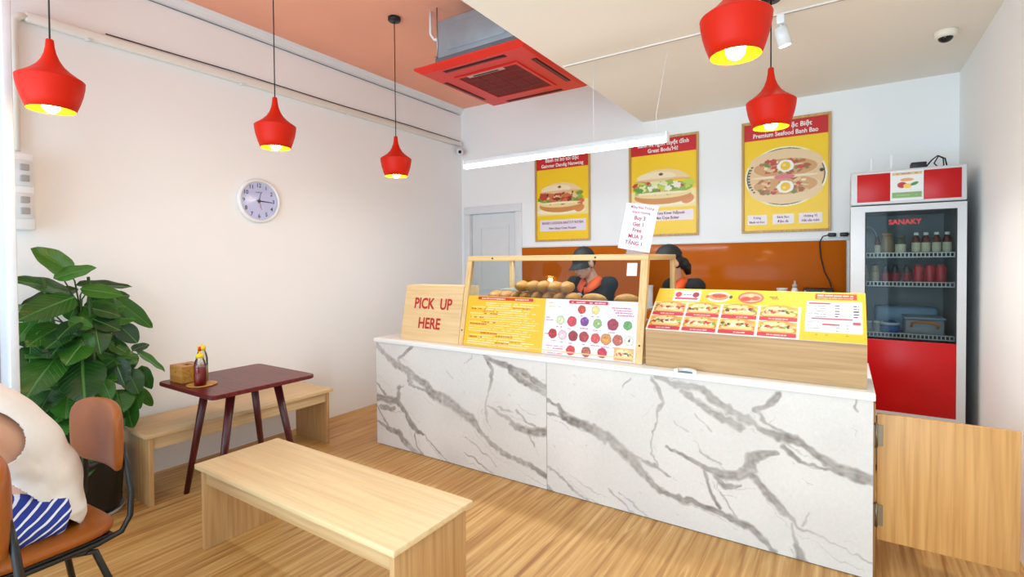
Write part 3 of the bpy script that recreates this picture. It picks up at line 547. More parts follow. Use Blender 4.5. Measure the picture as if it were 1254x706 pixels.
def staff(label, hip, neck, headc, face, pitch, chest, hands, hair='short', badge=False):
    """hip, neck: points of the spine; chest: facing of the torso (x, y)"""
    hip = Vector(hip); neck = Vector(neck); f = Vector((chest[0], chest[1], 0)).normalized(); r = f.cross(Vector((0, 0, 1)))
    t = thing('person', (hip.x, hip.y, 0), label, 'person', 'staff behind the counter')
    M = head_frame(headc, face, pitch); sp = neck-hip
    shl = [neck-Vector((0, 0, .055))+r*s*.175+f*.0 for s in (-1, 1)]
    elb = []; b = B(); head_shapes(b, M)
    b.tube([neck-Vector((0,0,.06)), neck, Vector(headc)-Vector((0, 0, .03))-M.to_3x3() @ Vector((0, .03, .03))], [.060, .054, .050], 14)
    spine = [hip+Vector((0, 0, -.07)), hip+sp*.1, hip+sp*.35, hip+sp*.62, hip+sp*.85, neck-Vector((0, 0, .035))]
    b.tube(spine, [(.15, .10), (.165, .115), (.135, .10), (.155, .112), (.165, .10), (.08, .065)], 24, side=r)
    sh = B(); sh.tube(spine[0:1]+spine[1:], [(.175, .125), (.18, .132), (.158, .122), (.172, .130), (.182, .116), (.075, .07)], 28, side=r)
    tr = B(); tr.tube([hip+Vector((0, 0, -.10)), hip+Vector((0, 0, .06))], [(.16, .115), (.165, .12)], 24, side=r)
    for k, s in enumerate((-1, 1)):
        h = Vector(hands[k]); S = shl[k]; mid = (S+h)/2; e = mid+Vector((0, 0, -.16))+r*s*.07-f*.05; d = (h-e).normalized()
        b.tube([S, (S+e)/2, e], [.048, .044, .038], 12); b.tube([e, e+(h-e)*.35, h], [.038, .037, .026], 12); b.ball(S, .052); b.ball(e, .039)
        hand(b, h-d*.01, d, (0, 0, -1), .98, .55, -s)
        sh.tube([S-r*s*.05, S, S+(e-S)*.35, S+(e-S)*.72], [.075, .066, .066, .068], 16); sh.ball(S, .070)
        k0 = hip+r*s*.09+Vector((0, 0, -.06)); kn = Vector((k0.x, k0.y, .49))+f*.02; an = Vector((k0.x, k0.y, .07))-f*.01
        b.tube([k0, kn, an], [.075, .052, .036], 12); tr.tube([k0+Vector((0, 0, .02)), (k0+kn)/2, kn, an], [.088, .080, .066, .062], 16)
        part('shoe', B().ball(an+f*.06+Vector((0, 0, -.028)), (.045, .135, .042), Matrix((r, f, Vector((0, 0, 1)))).transposed()), M_black, t)
    remesh(part('body', b, M_skin, t), .0075, 5); face_parts(t, M)
    shirt = remesh(part('polo_shirt', sh, M_polo, t), .010, 6)
    remesh(part('trousers', tr, M_trs, t), .012, 5)
    cl = B(); N = neck+Vector((0, 0, -.022)); pth = []
    for i in range(25):
        a = -math.pi*.5+2*math.pi*(i+.5)/25*.94+.19; q = math.sin(a); pth.append((a, q))
    # open collar: two leaves falling forward and a placket
    vs = []; fs = []
    for i in range(25):
        a = math.pi/2+.16+(2*math.pi-.32)*i/24; d = r*math.cos(a)+f*math.sin(a); fr = max(0, math.sin(a))
        lo = N+d*(.110+.02*fr)+f*.012*fr+Vector((0, 0, -.030-.075*fr**2)); hi = N+d*.068+Vector((0, 0, .036-.05*fr**3)); md = N+d*.094+Vector((0, 0, .010-.055*fr**2))+f*.012*fr
        vs += [hi, md, lo]
        if i: fs += [(3*i-3, 3*i, 3*i+1, 3*i-2), (3*i-2, 3*i+1, 3*i+2, 3*i-1)]
    cl.add(vs, fs, True); c = part('collar', cl, M_orange, shirt, label='orange collar'); sd = c.modifiers.new('thick', 'SOLIDIFY'); sd.thickness = .006; sd.offset = 1
    pk = B(); q0 = N+f*.102+Vector((0, 0, -.055)); q1 = hip+sp*.60+f*.140
    pk.tube([q0, (q0+q1)/2+f*.012, q1], [(.019, .006)]*3, 10, side=r); part('placket', pk, M_orange, shirt)
    if badge:
        bp = hip+sp*.66+f*.118-r*-.075
        part('badge', B().rbox(-.03, .03, -.003, .003, -.012, .012, .002).xform(Matrix.Translation(bp) @ Matrix((r, f, Vector((0, 0, 1)))).transposed().to_4x4()), M_white, shirt)
    cap(t, M)
    hr = B(); hr.ball((0, -.028, .0), (.082, .088, .070)); 
    if hair == 'bun': hr.ball((0, -.105, -.055), (.045, .045, .05)); hr.tube([(0, -.09, -.04), (0, -.12, -.09), (0, -.11, -.15)], [.042, .038, .02], 12)
    part('hair', hr.xform(M), M_hair, t)
    return t
staff('staff member in black cap looking down behind the bread rolls', (-1.78, 4.13, .92), (-1.80, 3.98, 1.345), (-1.835, 3.90, 1.468), (-.34, -.94), .40, (-.12, -.99), ((-2.0, 3.82, 1.0), (-1.62, 3.82, 1.0)), badge=True)
staff('staff member in black cap with tied hair beside the promotion sheet', (-1.06, 4.12, .92), (-1.09, 3.97, 1.340), (-1.120, 3.90, 1.47), (-.72, -.69), .42, (-.30, -.95), ((-1.33, 3.84, 1.0), (-.98, 3.83, 1.0)), hair='bun')

# seated customer, bent forward, facing the shopfront
def customer():
    t = thing('person', (-2.655, .62, .47), 'person in white tank top and blue striped shorts bent forward on a chair', 'person')
    X = -2.655; side = (1, 0, 0); b = B()
    sp = [(X, .60, .50), (X, .615, .62), (X, .585, .74), (X, .52, .86), (X, .42, .97), (X, .33, 1.03), (X, .27, 1.045)]
    b.tube(sp, [(.155, .115), (.152, .105), (.145, .100), (.155, .105), (.170, .100), (.160, .085), (.07, .06)], 24, side=side)
    M = head_frame((X, .075, 1.01), (0, -1), .85); head_shapes(b, M)
    b.tube([(X, .32, 1.03), (X, .21, 1.045), (X, .13, 1.03)], [.07, .058, .055], 14)
    for s in (-1, 1):
        S = (X+s*.18, .36, .965); E = (X+s*.25, .19, .75); H = (X+s*.12, -.06, .78)
        b.tube([S, ((S[0]+E[0])/2, .285, .855), E], [.064, .053, .042], 14); b.ball(S, .064); b.ball(E, .042); b.tube([E, ((E[0]*.6+H[0]*.4), .10, .765), H], [.042, .040, .027], 12)
        hand(b, H, (-s*.3, -.95, .05), (0, 0, -1), 1.0, .5, -s)
        h = (X+s*.095, .57, .545); k = (X+s*.125, .17, .525); a = (X+s*.115, .13, .09)
        b.tube([h, (X+s*.115, .40, .54), k], [.090, .078, .058], 14); b.ball(k, .058); b.tube([k, (X+s*.12, .17, .33), a], [.055, .055, .036], 12)
        b.ball((X+s*.115, .07, .045), (.045, .12, .045)); b.ball(h, .095)
    o = remesh(part('body', b, M_skin, t), .0085, 5)
    hr = B(); hr.ball((0, -.022, .035), (.083, .098, .096)); part('hair', hr.xform(M), M_hair, t); face_parts(t, M)
    # tank top: lofted shell with armholes cut out and folds gathered at the waist
    nu, nv = 128, 120
    path = [((X, .605, .470), (.178, .142)), ((X, .612, .535), (.182, .142)), ((X, .620, .615), (.172, .133)), ((X, .598, .71), (.164, .126)), ((X, .565, .79), (.166, .126)), ((X, .510, .88), (.176, .126)), ((X, .445, .955), (.182, .122)), ((X, .385, 1.005), (.172, .105)), ((X, .335, 1.032), (.14, .088)), ((X, .30, 1.045), (.10, .075))]
    def cat(tt):
        m = len(path)-1; x = tt*m; i = min(int(x), m-1); u = x-i
        g = lambda j: np.array(path[max(0, min(m, j))][0]+path[max(0, min(m, j))][1])
        p0, p1, p2, p3 = g(i-1), g(i), g(i+1), g(i+2)
        return .5*((2*p1)+(-p0+p2)*u+(2*p0-5*p1+4*p2-p3)*u*u+(-p0+3*p1-3*p2+p3)*u**3)
    vs = []; fs = []
    for j in range(nv):
        q = cat(j/(nv-1)); q2 = cat(min(1, j/(nv-1)+.01)); q1 = cat(max(0, j/(nv-1)-.01)); tn = Vector(q2[:3]-q1[:3]).normalized(); x = Vector((1, 0, 0)); y = tn.cross(x)
        for i in range(nu):
            a = 2*math.pi*i/nu; v = j/(nv-1)
            fold = .0035*math.sin(5*a+18*v+2.0*math.sin(7*v))*(1-v)+.0052*math.sin(40*v+2.6*a+1.2*math.sin(2*a+5*v))*math.exp(-((v-.28)/.22)**2)+.0016*math.sin(75*v-3*a)*math.exp(-((v-.2)/.2)**2)
            vs.append(Vector(q[:3])+x*(q[3]+fold)*math.copysign(abs(math.cos(a))**.85, math.cos(a))+y*(q[4]+fold)*math.copysign(abs(math.sin(a))**.9, math.sin(a)))
    def hq(p):
        dy, dz = p[1]-.405, p[2]-.895; c, s_ = math.cos(-.55), math.sin(-.55); u = dy*c+dz*s_; w = -dy*s_+dz*c
        return u, w, math.sqrt((u/.155)**2+(w/.115)**2)
    def hole(p): return abs(p[0]-X) > .07 and hq(p)[2] < 1
    HM = lambda y: .43+1.20*(.745-y)
    for j in range(nv-1):
        for i in range(nu):
            q = (j*nu+i, j*nu+(i+1) % nu, (j+1)*nu+(i+1) % nu, (j+1)*nu+i); c = sum((vs[k] for k in q), Vector())/4
            if not hole(c) and c.z > HM(c.y): fs.append(q)
    for k in {i for f in fs for i in f}:                    # draw the cut edges out to clean curves
        p = vs[k]
        if hole(p):
            u, w, g = hq(p); c, s_ = math.cos(-.55), math.sin(-.55); e = 1/max(g, .3); p.y = .405+(u*c-w*s_)*e; p.z = .895+(u*s_+w*c)*e
        if p.z < HM(p.y): p.z = HM(p.y)
    tt = part('tank_top', B().add(vs, fs, True), mat('white_cotton', (240, 234, 228), .85, var=.02, scale=40, bump=.03), t)
    sd = tt.modifiers.new('thick', 'SOLIDIFY'); sd.thickness = .004; sd.offset = 1
    # shorts
    m, nt, bs = _nodes('striped_cotton'); tc = nt.nodes.new('ShaderNodeTexCoord'); mp = nt.nodes.new('ShaderNodeMapping'); mp.inputs['Rotation'].default_value = (math.radians(-38), 0, 0)
    wv = nt.nodes.new('ShaderNodeTexWave'); wv.bands_direction = 'Z'; wv.inputs['Scale'].default_value = 10.5; wv.inputs['Distortion'].default_value = 1.6; wv.inputs['Detail'].default_value = 1; wv.inputs['Detail Scale'].default_value = 1.2
    rp = nt.nodes.new('ShaderNodeValToRGB'); e = rp.color_ramp.elements; e[0].color = L4((36, 58, 150)); e[0].position = .80; e[1].color = L4((235, 238, 245)); e[1].position = .86
    nt.links.new(tc.outputs['Object'], mp.inputs[0]); nt.links.new(mp.outputs[0], wv.inputs['Vector']); nt.links.new(wv.outputs['Fac'], rp.inputs[0]); nt.links.new(rp.outputs[0], bs.inputs['Base Color']); bs.inputs['Roughness'].default_value = .85
    sb = B(); sb.tube([(X, .61, .50), (X, .60, .57), (X, .60, .61)], [(.172, .125), (.168, .125), (.15, .115)], 24, side=side); sb.ball((X, .575, .57), (.168, .135, .10))
    for s in (-1, 1): sb.tube([(X+s*.095, .66, .545), (X+s*.112, .50, .555), (X+s*.122, .36, .56), (X+s*.128, .26, .555)], [.100, .100, .098, .096], 20)
    sh = remesh(part('shorts', sb, m, t), .010, 5)
    tx = bpy.data.textures.new('cloth_folds', 'CLOUDS'); tx.noise_scale = .07; d = sh.modifiers.new('folds', 'DISPLACE'); d.texture = tx; d.strength = .022; d.mid_level = .5
customer()

# ------------------------------------------------------------------ pendant lamps
M_shade = mat('red_enamel', (206, 34, 12), .42, var=.03, spec=.15); M_gold = mat('gold_lining', (246, 186, 40), .3, metal=.35, var=.03)
M_bulb = mat('bulb_glow', (255, 240, 200), .3, emit=(255, 214, 130), estr=22.0)
LAMP = 'red pendant lamps'
def pendant(x, y, rim, ztop, label):
    neck = rim+.182; r = .122
    t = thing('pendant_lamp', (x, y, rim-.15), label, 'lamp', LAMP); c = (x, y, rim)
    outer = [(.012, .182), (.0145, .178), (.0165, .150), (.022, .120), (.033, .090), (.050, .062), (.072, .040), (.095, .022), (.114, .009), (.1215, .003), (.1225, 0), (.1215, -.004), (.1205, -.02), (.113, -.06), (.101, -.10), (.088, -.135)]
    inner = [(.0862, -.135), (.099, -.10), (.111, -.06), (.1185, -.02), (.1195, -.004), (.112, .004), (.070, .036), (.048, .058), (.020, .115), (.001, .12)]
    sh = part('lamp_shade', B().lathe(outer+[(.0862, -.135)], c, 48), M_shade, t)
    part('shade_lining', B().lathe(inner, c, 48), M_gold, sh)
    part('socket', B().lathe([(.001, .07), (.02, .07), (.02, .0), (.016, -.01), (.001, -.01)], c, 20), M_black, t)
    part('bulb', B().lathe([(.013, -.02), (.018, -.045), (.032, -.085), (.036, -.108), (.030, -.132), (.016, -.146), (.001, -.149)], c, 20), M_bulb, t)
    part('cord', B().cyl((x, y, neck-.004), (x, y, ztop-.028), .0035, n=8), M_black, t)
    part('ceiling_cup', B().lathe([(.001, ztop-.030), (.045, ztop-.030), (.050, ztop-.024), (.050, ztop-.001), (.001, ztop-.001)], (x, y, 0), 28), M_black, t)
    l = bpy.data.lights.new('bulb_light', 'POINT'); l.energy = 3; l.color = (1, .78, .45); l.shadow_soft_size = .03
    o = bpy.data.objects.new('bulb_light', l); COL.objects.link(o); o.parent = t; o.location = (0, 0, -.01)
pendant(-3.0, .780, 2.329, ZC, 'red pendant lamp at the far left, in front of the wall pillar')
pendant(-3.0, 1.860, 2.352, ZC, 'red pendant lamp hanging above the wall clock')
pendant(-3.0, 2.887, 2.312, ZC, 'smallest red pendant lamp on the left, its black ceiling cup in view')
pendant(-.33, 1.985, 2.365, ZL, 'large red pendant lamp cut off by the top of the picture')
pendant(-.33, 3.041, 2.333, ZL, 'red pendant lamp hanging before the egg sandwich poster')

# ------------------------------------------------------------------ cassette air conditioner
ac = thing('air_conditioner', (-2.22, 3.32, 2.9), 'red ceiling cassette air conditioner with grey metal housing', 'air conditioner')
M_galv = mat('galvanised_sheet', (150, 160, 166), .45, metal=.35, var=.08); M_acred = mat('red_panel', (218, 40, 26), .4, var=.03); M_dkred = mat('dark_red_mesh', (112, 16, 14), .7)
M_slot = mat('slot_dark', (26, 18, 18), .6)
part('housing', B().rbox(-2.57, -1.85, 2.91, 3.74, 2.985, 3.30, .01), M_galv, ac)
part('housing_band', B().rbox(-2.585, -1.835, 2.895, 3.755, 2.945, 3.02, .008), mat('galvanised_dark', (112, 120, 126), .5, metal=.35), ac)
part('service_cover', B().rbox(-2.47, -1.95, 2.903, 2.9105, 3.06, 3.25, .004), M_galv, ac)
# panel: bevelled ring with slot openings
pn = B(); x0, x1, y0, y1, zt, zb = -2.72, -1.735, 2.81, 3.835, 2.945, 2.905
i = .045; o_ = [(x0, y0), (x1, y0), (x1, y1), (x0, y1)]; n_ = [(x0+i, y0+i), (x1-i, y0+i), (x1-i, y1-i), (x0+i, y1-i)]; g = .215; gx = [(x0+g, y0+g), (x1-g, y0+g), (x1-g, y1-g), (x0+g, y1-g)]
vs = [(*p, zt) for p in o_]+[(*p, zt-.014) for p in o_]+[(*p, zb) for p in n_]+[(*p, zb) for p in gx]+[(*p, zb+.012) for p in gx]
fs = [(3, 2, 1, 0)]
for a in (0, 4, 8, 12):
    for k in range(4): fs.append((a+k, a+(k+1) % 4, a+4+(k+1) % 4, a+4+k))
pn.add(vs, [f[::-1] for f in fs]); part('front_panel', pn, M_acred, ac)
def slot(a0, a1, b0, b1):
    s = part('air_outlet', B().rbox(a0, a1, b0, b1, zb-.0015, zb+.004, .0012), M_slot, ac)
    lx, ly = (a1-a0), (b1-b0)
    if lx > ly: v = B().rbox(a0+.012, a1-.012, (b0+b1)/2-.004, (b0+b1)/2+.012, zb-.007, zb-.003, .001)
    else: v = B().rbox((a0+a1)/2-.004, (a0+a1)/2+.012, b0+.012, b1-.012, zb-.007, zb-.003, .001)
    part('vane', v, mat('vane_red', (120, 34, 28), .5), s)
slot(-2.50, -1.95, 2.885, 2.930); slot(-2.50, -1.95, 3.725, 3.765); slot(-2.66, -2.622, 3.08, 3.60); slot(-1.838, -1.795, 3.06, 3.60)
part('grille_frame', B().box(-2.515, -1.94, 3.035, 3.06, zb-.008, zb+.011).box(-2.515, -1.94, 3.60, 3.625, zb-.008, zb+.011).box(-2.515, -2.49, 3.06, 3.60, zb-.008, zb+.011).box(-1.965, -1.94, 3.06, 3.60, zb-.008, zb+.011), M_acred, ac)
gr = part('intake_grille', B().box(-2.489, -1.966, 3.061, 3.599, zb-.003, zb+.008), M_dkred, ac)
for k in range(1, 6): part('grille_bar', B().box(-2.489, -1.966, 3.06+.09*k-.003, 3.06+.09*k+.003, zb-.006, zb-.0032), mat('grille_bar_red', (140, 26, 22), .6), gr)
for k in range(1, 4): part('grille_bar', B().box(-2.49+.131*k-.003, -2.49+.131*k+.003, 3.061, 3.599, zb-.0062, zb-.0033), MATS['grille_bar_red'], gr)
br = part('brand_strip', B().rbox(-2.40, -2.07, 3.045, 3.085, zb-.013, zb-.0085, .002), mat('brand_silver', (200, 150, 140), .4), ac)
part('display_window', B().box(-2.35, -2.12, 3.056, 3.074, zb-.0142, zb-.0131), M_slot, br)
for x, y in ((-2.615, 2.96), (-2.615, 3.70), (-1.81, 2.96), (-1.81, 3.70)):
    h = part('hanger_rod', B().cyl((x, y, 3.05), (x, y, ZC-.0005), .005, n=8), M_steel, ac)
    part('hanger_bracket', B().box(x-.012, x+.045 if x < -2 else x+.012, y-.02, y+.02, 3.055, 3.061).cyl((x, y, 3.035), (x, y, 3.055), .010, n=6).box(x-.012 if x < -2 else x-.045, x+.012, y-.02, y+.02, 3.03, 3.035), M_steel, h)
part('drain_pipe', B().tube([(-2.585, 2.98, 3.20), (-2.66, 2.98, 3.21), (-2.70, 2.98, 3.26), (-2.70, 2.98, ZC-.002)], .011, 10), M_white, ac)

# ------------------------------------------------------------------ left wall: conduit, cables, clock, switch panel, cameras
cd = thing('cable_duct', (XL, 3, 2.95), 'white cable duct with thin black wire running along the left wall', 'cable duct')
part('duct', B().rbox(XL+.001, XL+.045, .95, YB-.03, 2.945, 3.005, .012), mat('ivory_pvc', (236, 230, 220), .4, var=.02), cd)
part('pipe_drop', B().tube([(XL+.024, .965, 2.975), (XL+.024, .93, 2.97), (XL+.024, .905, 2.94), (XL+.024, .90, 2.86), (XL+.024, .90, 2.17)], .021, 12), MATS['ivory_pvc'], cd)
part('black_wire', B().tube([(XL+.02, 1.35, 3.018), (XL+.012, 2.2, 3.030), (XL+.012, 3.2, 3.020), (XL+.012, 4.2, 3.026), (XL+.02, 5.04, 3.014)], .0045, 6), M_black, cd)
for y in (1.25, 2.25, 3.3, 4.3): part('clip', B().rbox(XL+.001, XL+.05, y-.012, y+.012, 2.938, 2.945, .002), M_white, cd)
# wire along the cornice
single('ceiling_wire', B().tube([(XL+.010, 1.0, 3.352), (XL+.010, 2.0, 3.354), (XL+.010, 3.4, 3.350), (XL+.010, 5.05, 3.352)], .0045, 6), mat('grey_wire', (120, 122, 130), .5), (XL+.01, 3, 3.35), 'thin grey wire under the white cornice', 'wire')
sp = thing('switch_panel', (XL, .93, 1.9), 'white electrical switch panel on the wall beside the pillar', 'switch panel')
part('panel_box', B().rbox(XL, XL+.09, .86, .965, 1.70, 2.15, .008), M_white, sp)
for z in (2.03, 1.84):
    s = part('socket_plate', B().rbox(XL+.09, XL+.102, .870, .955, z-.075, z+.075, .004), mat('plate_white', (226, 226, 228), .3), sp)
    for dz in (.035, -.03): part('breaker', B().rbox(XL+.102, XL+.118, .895, .935, z+dz-.018, z+dz+.018, .003), mat('breaker_grey', (168, 164, 160), .5), s)
ck = thing('wall_clock', (XL, 2.385, 2.01), 'round white wall clock with pale blue dial', 'clock')
Mx = Matrix(((0, 0, 1), (1, 0, 0), (0, 1, 0)))         # lathe axis -> +x, local x -> +y, local y -> +z
part('rim', B().lathe([(.001, 0), (.172, 0), (.183, .008), (.185, .022), (.178, .036), (.166, .040), (.160, .034), (.157, .020), (.157, .012), (.001, .012)], (XL+.001, 2.385, 2.01), 56, M=Mx), M_white, ck)
dl = part('dial', B().lathe([(.001, .0135), (.157, .0135)], (XL+.001, 2.385, 2.01), 56, M=Mx), mat('dial_blue', (222, 226, 254), .5, var=.02), ck)
c0 = (XL+.0155, 2.385, 2.01); M_ink = mat('ink_navy', (32, 30, 58), .5)
letters(ck, [(str(n), .128*math.sin(math.radians(30*n)), .128*math.cos(math.radians(30*n)), .046, 'CENTER', .012, .95) for n in range(1, 13)]+[('QUARTZ', 0, .072, .014, 'CENTER', .01, 1)], c0, (0, 1, 0), (0, 0, 1), M_ink, 'numerals')
def handp(name, ang, ln, w, dx, m, tail=.02):
    a = math.radians(ang); d = Vector((0, math.sin(a), math.cos(a))); s = Vector((0, math.cos(a), -math.sin(a))); c = Vector((XL+.018+dx, 2.385, 2.01)); e = Vector((.0015, 0, 0))
    q = [c-d*tail-s*w, c-d*tail+s*w, c+d*ln+s*w*.5, c+d*ln-s*w*.5]
    part(name, B().add([p-e for p in q]+[p+e for p in q], [(0,1,2,3),(7,6,5,4),(0,4,5,1),(1,5,6,2),(2,6,7,3),(3,7,4,0)]), m, ck)
handp('minute_hand', 93, .115, .005, .002, M_ink); handp('hour_hand', 14, .072, .0035, 0, mat('hand_grey', (110, 105, 150), .5)); handp('second_hand', 166, .075, .0015, .005, M_red)
part('hub', B().lathe([(.001, .014), (.012, .014), (.012, .026), (.001, .026)], (XL+.001, 2.385, 2.01), 20, M=Mx), M_ink, ck)
part('crystal', B().lathe([(.156, .029), (.001, .031)], (XL+.001, 2.385, 2.01), 56, M=Mx), glass('clock_crystal', (250, 250, 255), .04, .12, 1.2), ck)
bc = thing('bullet_camera', (XL+.05, 5.03, 2.87), 'small white bullet camera in the corner at the end of the duct', 'camera')
bd = Vector((.62, -.72, -.25)).normalized(); bp = Vector((-4.045, 4.98, 2.866))
part('camera_body', B().cyl(bp-bd*.05, bp+bd*.045, .044, n=24), M_white, bc); part('lens', B().cyl(bp+bd*.0455, bp+bd*.050, .020, n=20), M_black, bc)
part('mount', B().cyl((XL+.001, 5.06, 2.90), bp-bd*.04, .012, n=12).cyl((XL+.0005, 5.06, 2.90), (XL+.010, 5.06, 2.90), .032, n=20), M_white, bc)
dc = thing('dome_camera', (.523, 4.128, ZL), 'white dome security camera on the lower ceiling', 'camera')
part('base', B().lathe([(.001, -.0005), (.058, -.0005), (.060, -.006), (.056, -.030), (.046, -.042), (.001, -.042)], (.523, 4.128, ZL), 32), mat('ivory_plastic', (238, 228, 210), .4), dc)
part('dome', B().ball((.523, 4.128, ZL-.040), (.038, .038, .030), None, 24, 14), mat('smoked_dome', (24, 20, 22), .1), dc)

# ------------------------------------------------------------------ lower ceiling: track rail, spot, hanging LED batten
tk = thing('track_rail', (-.5, 3.29, ZL), 'white lighting track rail across the lower ceiling', 'track rail')
part('rail', B().rbox(XD+.02, .45, 3.280, 3.300, ZL-.010, ZL-.0005, .002), mat('track_white', (240, 230, 222), .5), tk)
part('rail_slot', B().box(XD+.04, .43, 3.287, 3.293, ZL-.0106, ZL-.0095), mat('slot_grey', (150, 140, 132), .6), tk)
st = thing('spotlight', (-.307, 3.29, ZL-.021), 'small white track spotlight behind the large pendant', 'spotlight')
part('adapter', B().rbox(-.327, -.287, 3.272, 3.308, ZL-.062, ZL-.011, .005), M_white, st)
hd_ = Vector((.22, .20, -1)).normalized(); h0 = Vector((-.305, 3.29, ZL-.10))
part('arm', B().cyl((-.307, 3.29, ZL-.062), h0, .006, n=10), M_white, st); part('head', B().cyl(h0-hd_*.02, h0+hd_*.085, .034, .036, 24), M_white, st)
part('spot_lens', B().cyl(h0+hd_*.0855, h0+hd_*.088, .030, n=24), mat('spot_glow', (255, 250, 240), .3, emit=(255, 246, 230), estr=10), st)
l = bpy.data.lights.new('spot_light', 'SPOT'); l.energy = 80; l.spot_size = math.radians(80); l.spot_blend = .8; l.color = (1, .95, .88); l.shadow_soft_size = .03
o = bpy.data.objects.new('spot_light', l); COL.objects.link(o); o.parent = st; o.location = (h0+hd_*.095)-Vector((-.307, 3.29, ZL-.021)); o.rotation_euler = hd_.to_track_quat('-Z', 'Y').to_euler()
ld = thing('led_batten', (-1.79, 3.303, 2.27), 'long white LED batten lamp hanging on thin wires', 'lamp')
bx0, bx1 = -2.624, -.955
part('batten_housing', B().rbox(bx0, bx1, 3.273, 3.333, 2.285, 2.322, .006), mat('batten_grey', (214, 214, 216), .5), ld)
part('diffuser', B().rbox(bx0+.01, bx1-.01, 3.279, 3.327, 2.256, 2.2845, .012, 3), mat('led_diffuser', (255, 255, 255), .4, emit=(246, 252, 255), estr=9.0), ld)
for x in (bx0, bx1-.004): part('end_cap', B().rbox(x-.004, x+.006, 3.272, 3.334, 2.254, 2.323, .002), M_white, ld)
part('suspension_wire', B().cyl((-1.475, 3.303, 2.322), (-1.475, 3.303, ZL-.021), .0018, n=6), M_white, ld); part('suspension_wire', B().tube([(-1.03, 3.303, 2.322), (-1.03, 3.303, 2.45), (-.95, 3.303, ZL-.021)], .0018, 6), M_white, ld)
a_ = area('batten_light', (0, 0, -.03), (0, 0, 0), 1.64, .045, 26, (.80, .93, 1)); a_.parent = ld

# ------------------------------------------------------------------ potted plant
pl = thing('potted_plant', (-3.78, 1.10, 0), 'tall leafy green plant in a black pot beside the pillar', 'plant')
M_pot = mat('black_glazed_pot', (24, 25, 27), .3, var=.15); px, py = -3.79, 1.10
part('pot', B().lathe([(.001, .03), (.165, .03), (.172, .05), (.192, .33), (.196, .36), (.186, .36), (.176, .30), (.001, .30)], (px, py, 0), 40), M_pot, pl)
part('saucer', B().lathe([(.001, .0), (.175, .0), (.190, .028), (.182, .028), (.168, .012), (.001, .012)], (px, py, 0), 40), mat('saucer_grey', (176, 168, 160), .5), pl)
part('soil', B().lathe([(.001, .315), (.174, .312)], (px, py, 0), 40), mat('soil', (52, 38, 28), .95, var=.3, scale=60, bump=.6), pl)
M_stem = mat('stem_green', (62, 96, 40), .5, var=.2, scale=20)
m, nt, bs = _nodes('leaf_green'); tc = nt.nodes.new('ShaderNodeTexCoord'); sx = nt.nodes.new('ShaderNodeSeparateXYZ'); nt.links.new(tc.outputs['Object'], sx.inputs[0])
ab = nt.nodes.new('ShaderNodeMath'); ab.operation = 'ABSOLUTE'; nt.links.new(sx.outputs['X'], ab.inputs[0])
m1 = nt.nodes.new('ShaderNodeMath'); m1.operation = 'MULTIPLY_ADD'; m1.inputs[1].default_value = -.75; nt.links.new(ab.outputs[0], m1.inputs[0]); nt.links.new(sx.outputs['Y'], m1.inputs[2])
m2 = nt.nodes.new('ShaderNodeMath'); m2.operation = 'MULTIPLY'; m2.inputs[1].default_value = 9.0; nt.links.new(m1.outputs[0], m2.inputs[0])
pp = nt.nodes.new('ShaderNodeMath'); pp.operation = 'PINGPONG'; pp.inputs[1].default_value = .5; nt.links.new(m2.outputs[0], pp.inputs[0])
mr = nt.nodes.new('ShaderNodeMapRange'); mr.inputs['From Min'].default_value = .40; mr.inputs['From Max'].default_value = .5; mr.inputs['To Max'].default_value = .16; nt.links.new(pp.outputs[0], mr.inputs['Value'])
mr2 = nt.nodes.new('ShaderNodeMapRange'); mr2.inputs['From Min'].default_value = .035; mr2.inputs['From Max'].default_value = .012; nt.links.new(ab.outputs[0], mr2.inputs['Value'])
mxx = nt.nodes.new('ShaderNodeMath'); mxx.operation = 'MAXIMUM'; nt.links.new(mr.outputs[0], mxx.inputs[0]); nt.links.new(mr2.outputs[0], mxx.inputs[1])
oi = nt.nodes.new('ShaderNodeObjectInfo'); rp = nt.nodes.new('ShaderNodeValToRGB'); rp.color_ramp.elements[0].color = L4((16, 56, 18)); rp.color_ramp.elements[1].color = L4((58, 122, 30)); nt.links.new(oi.outputs['Random'], rp.inputs[0])
mc = nt.nodes.new('ShaderNodeMix'); mc.data_type = 'RGBA'; nt.links.new(mxx.outputs[0], mc.inputs[0]); nt.links.new(rp.outputs[0], mc.inputs[6]); mc.inputs[7].default_value = L4((78, 138, 54)); nt.links.new(mc.outputs[2], bs.inputs['Base Color'])
bs.inputs['Roughness'].default_value = .30; bs.inputs['Specular IOR Level'].default_value = .5
bp_ = nt.nodes.new('ShaderNodeBump'); bp_.inputs['Strength'].default_value = .5; bp_.inputs['Distance'].default_value = .02; bp_.invert = True; nt.links.new(mxx.outputs[0], bp_.inputs['Height']); nt.links.new(bp_.outputs[0], bs.inputs['Normal'])
M_leaf = m
def leaf_mesh(var):
    """unit leaf: base at the origin, tip at y = 1, half width .5, folded along the midrib"""
    rows, cols = 13, 8; vs = []; fs = []
    for i in range(rows):
        v = i/(rows-1); w = .5*(math.sin(math.pi*min(1, v**.72*1.0))**.62 if 0 < v < 1 else 0)*(1-.10*v); y = v-.06*(1-abs(2*v-1))*0
        for k in range(cols+1):
            u = k/cols*2-1; x = u*w; back = -.10*abs(u)**2*(1-v)**3
            z = .16*abs(x)-.10*(v-.3)**2*1.6*(1 if v > .3 else .2)+.022*math.sin(v*15+var)*abs(u)**2-.10*x*x*4*.35
            vs.append((x, y+back, z))
    for i in range(rows-1):
        for k in range(cols): fs.append((i*(cols+1)+k, i*(cols+1)+k+1, (i+1)*(cols+1)+k+1, (i+1)*(cols+1)+k))
    me = B().add(vs, fs, True).mesh('leaf'); me.materials.append(M_leaf); return me
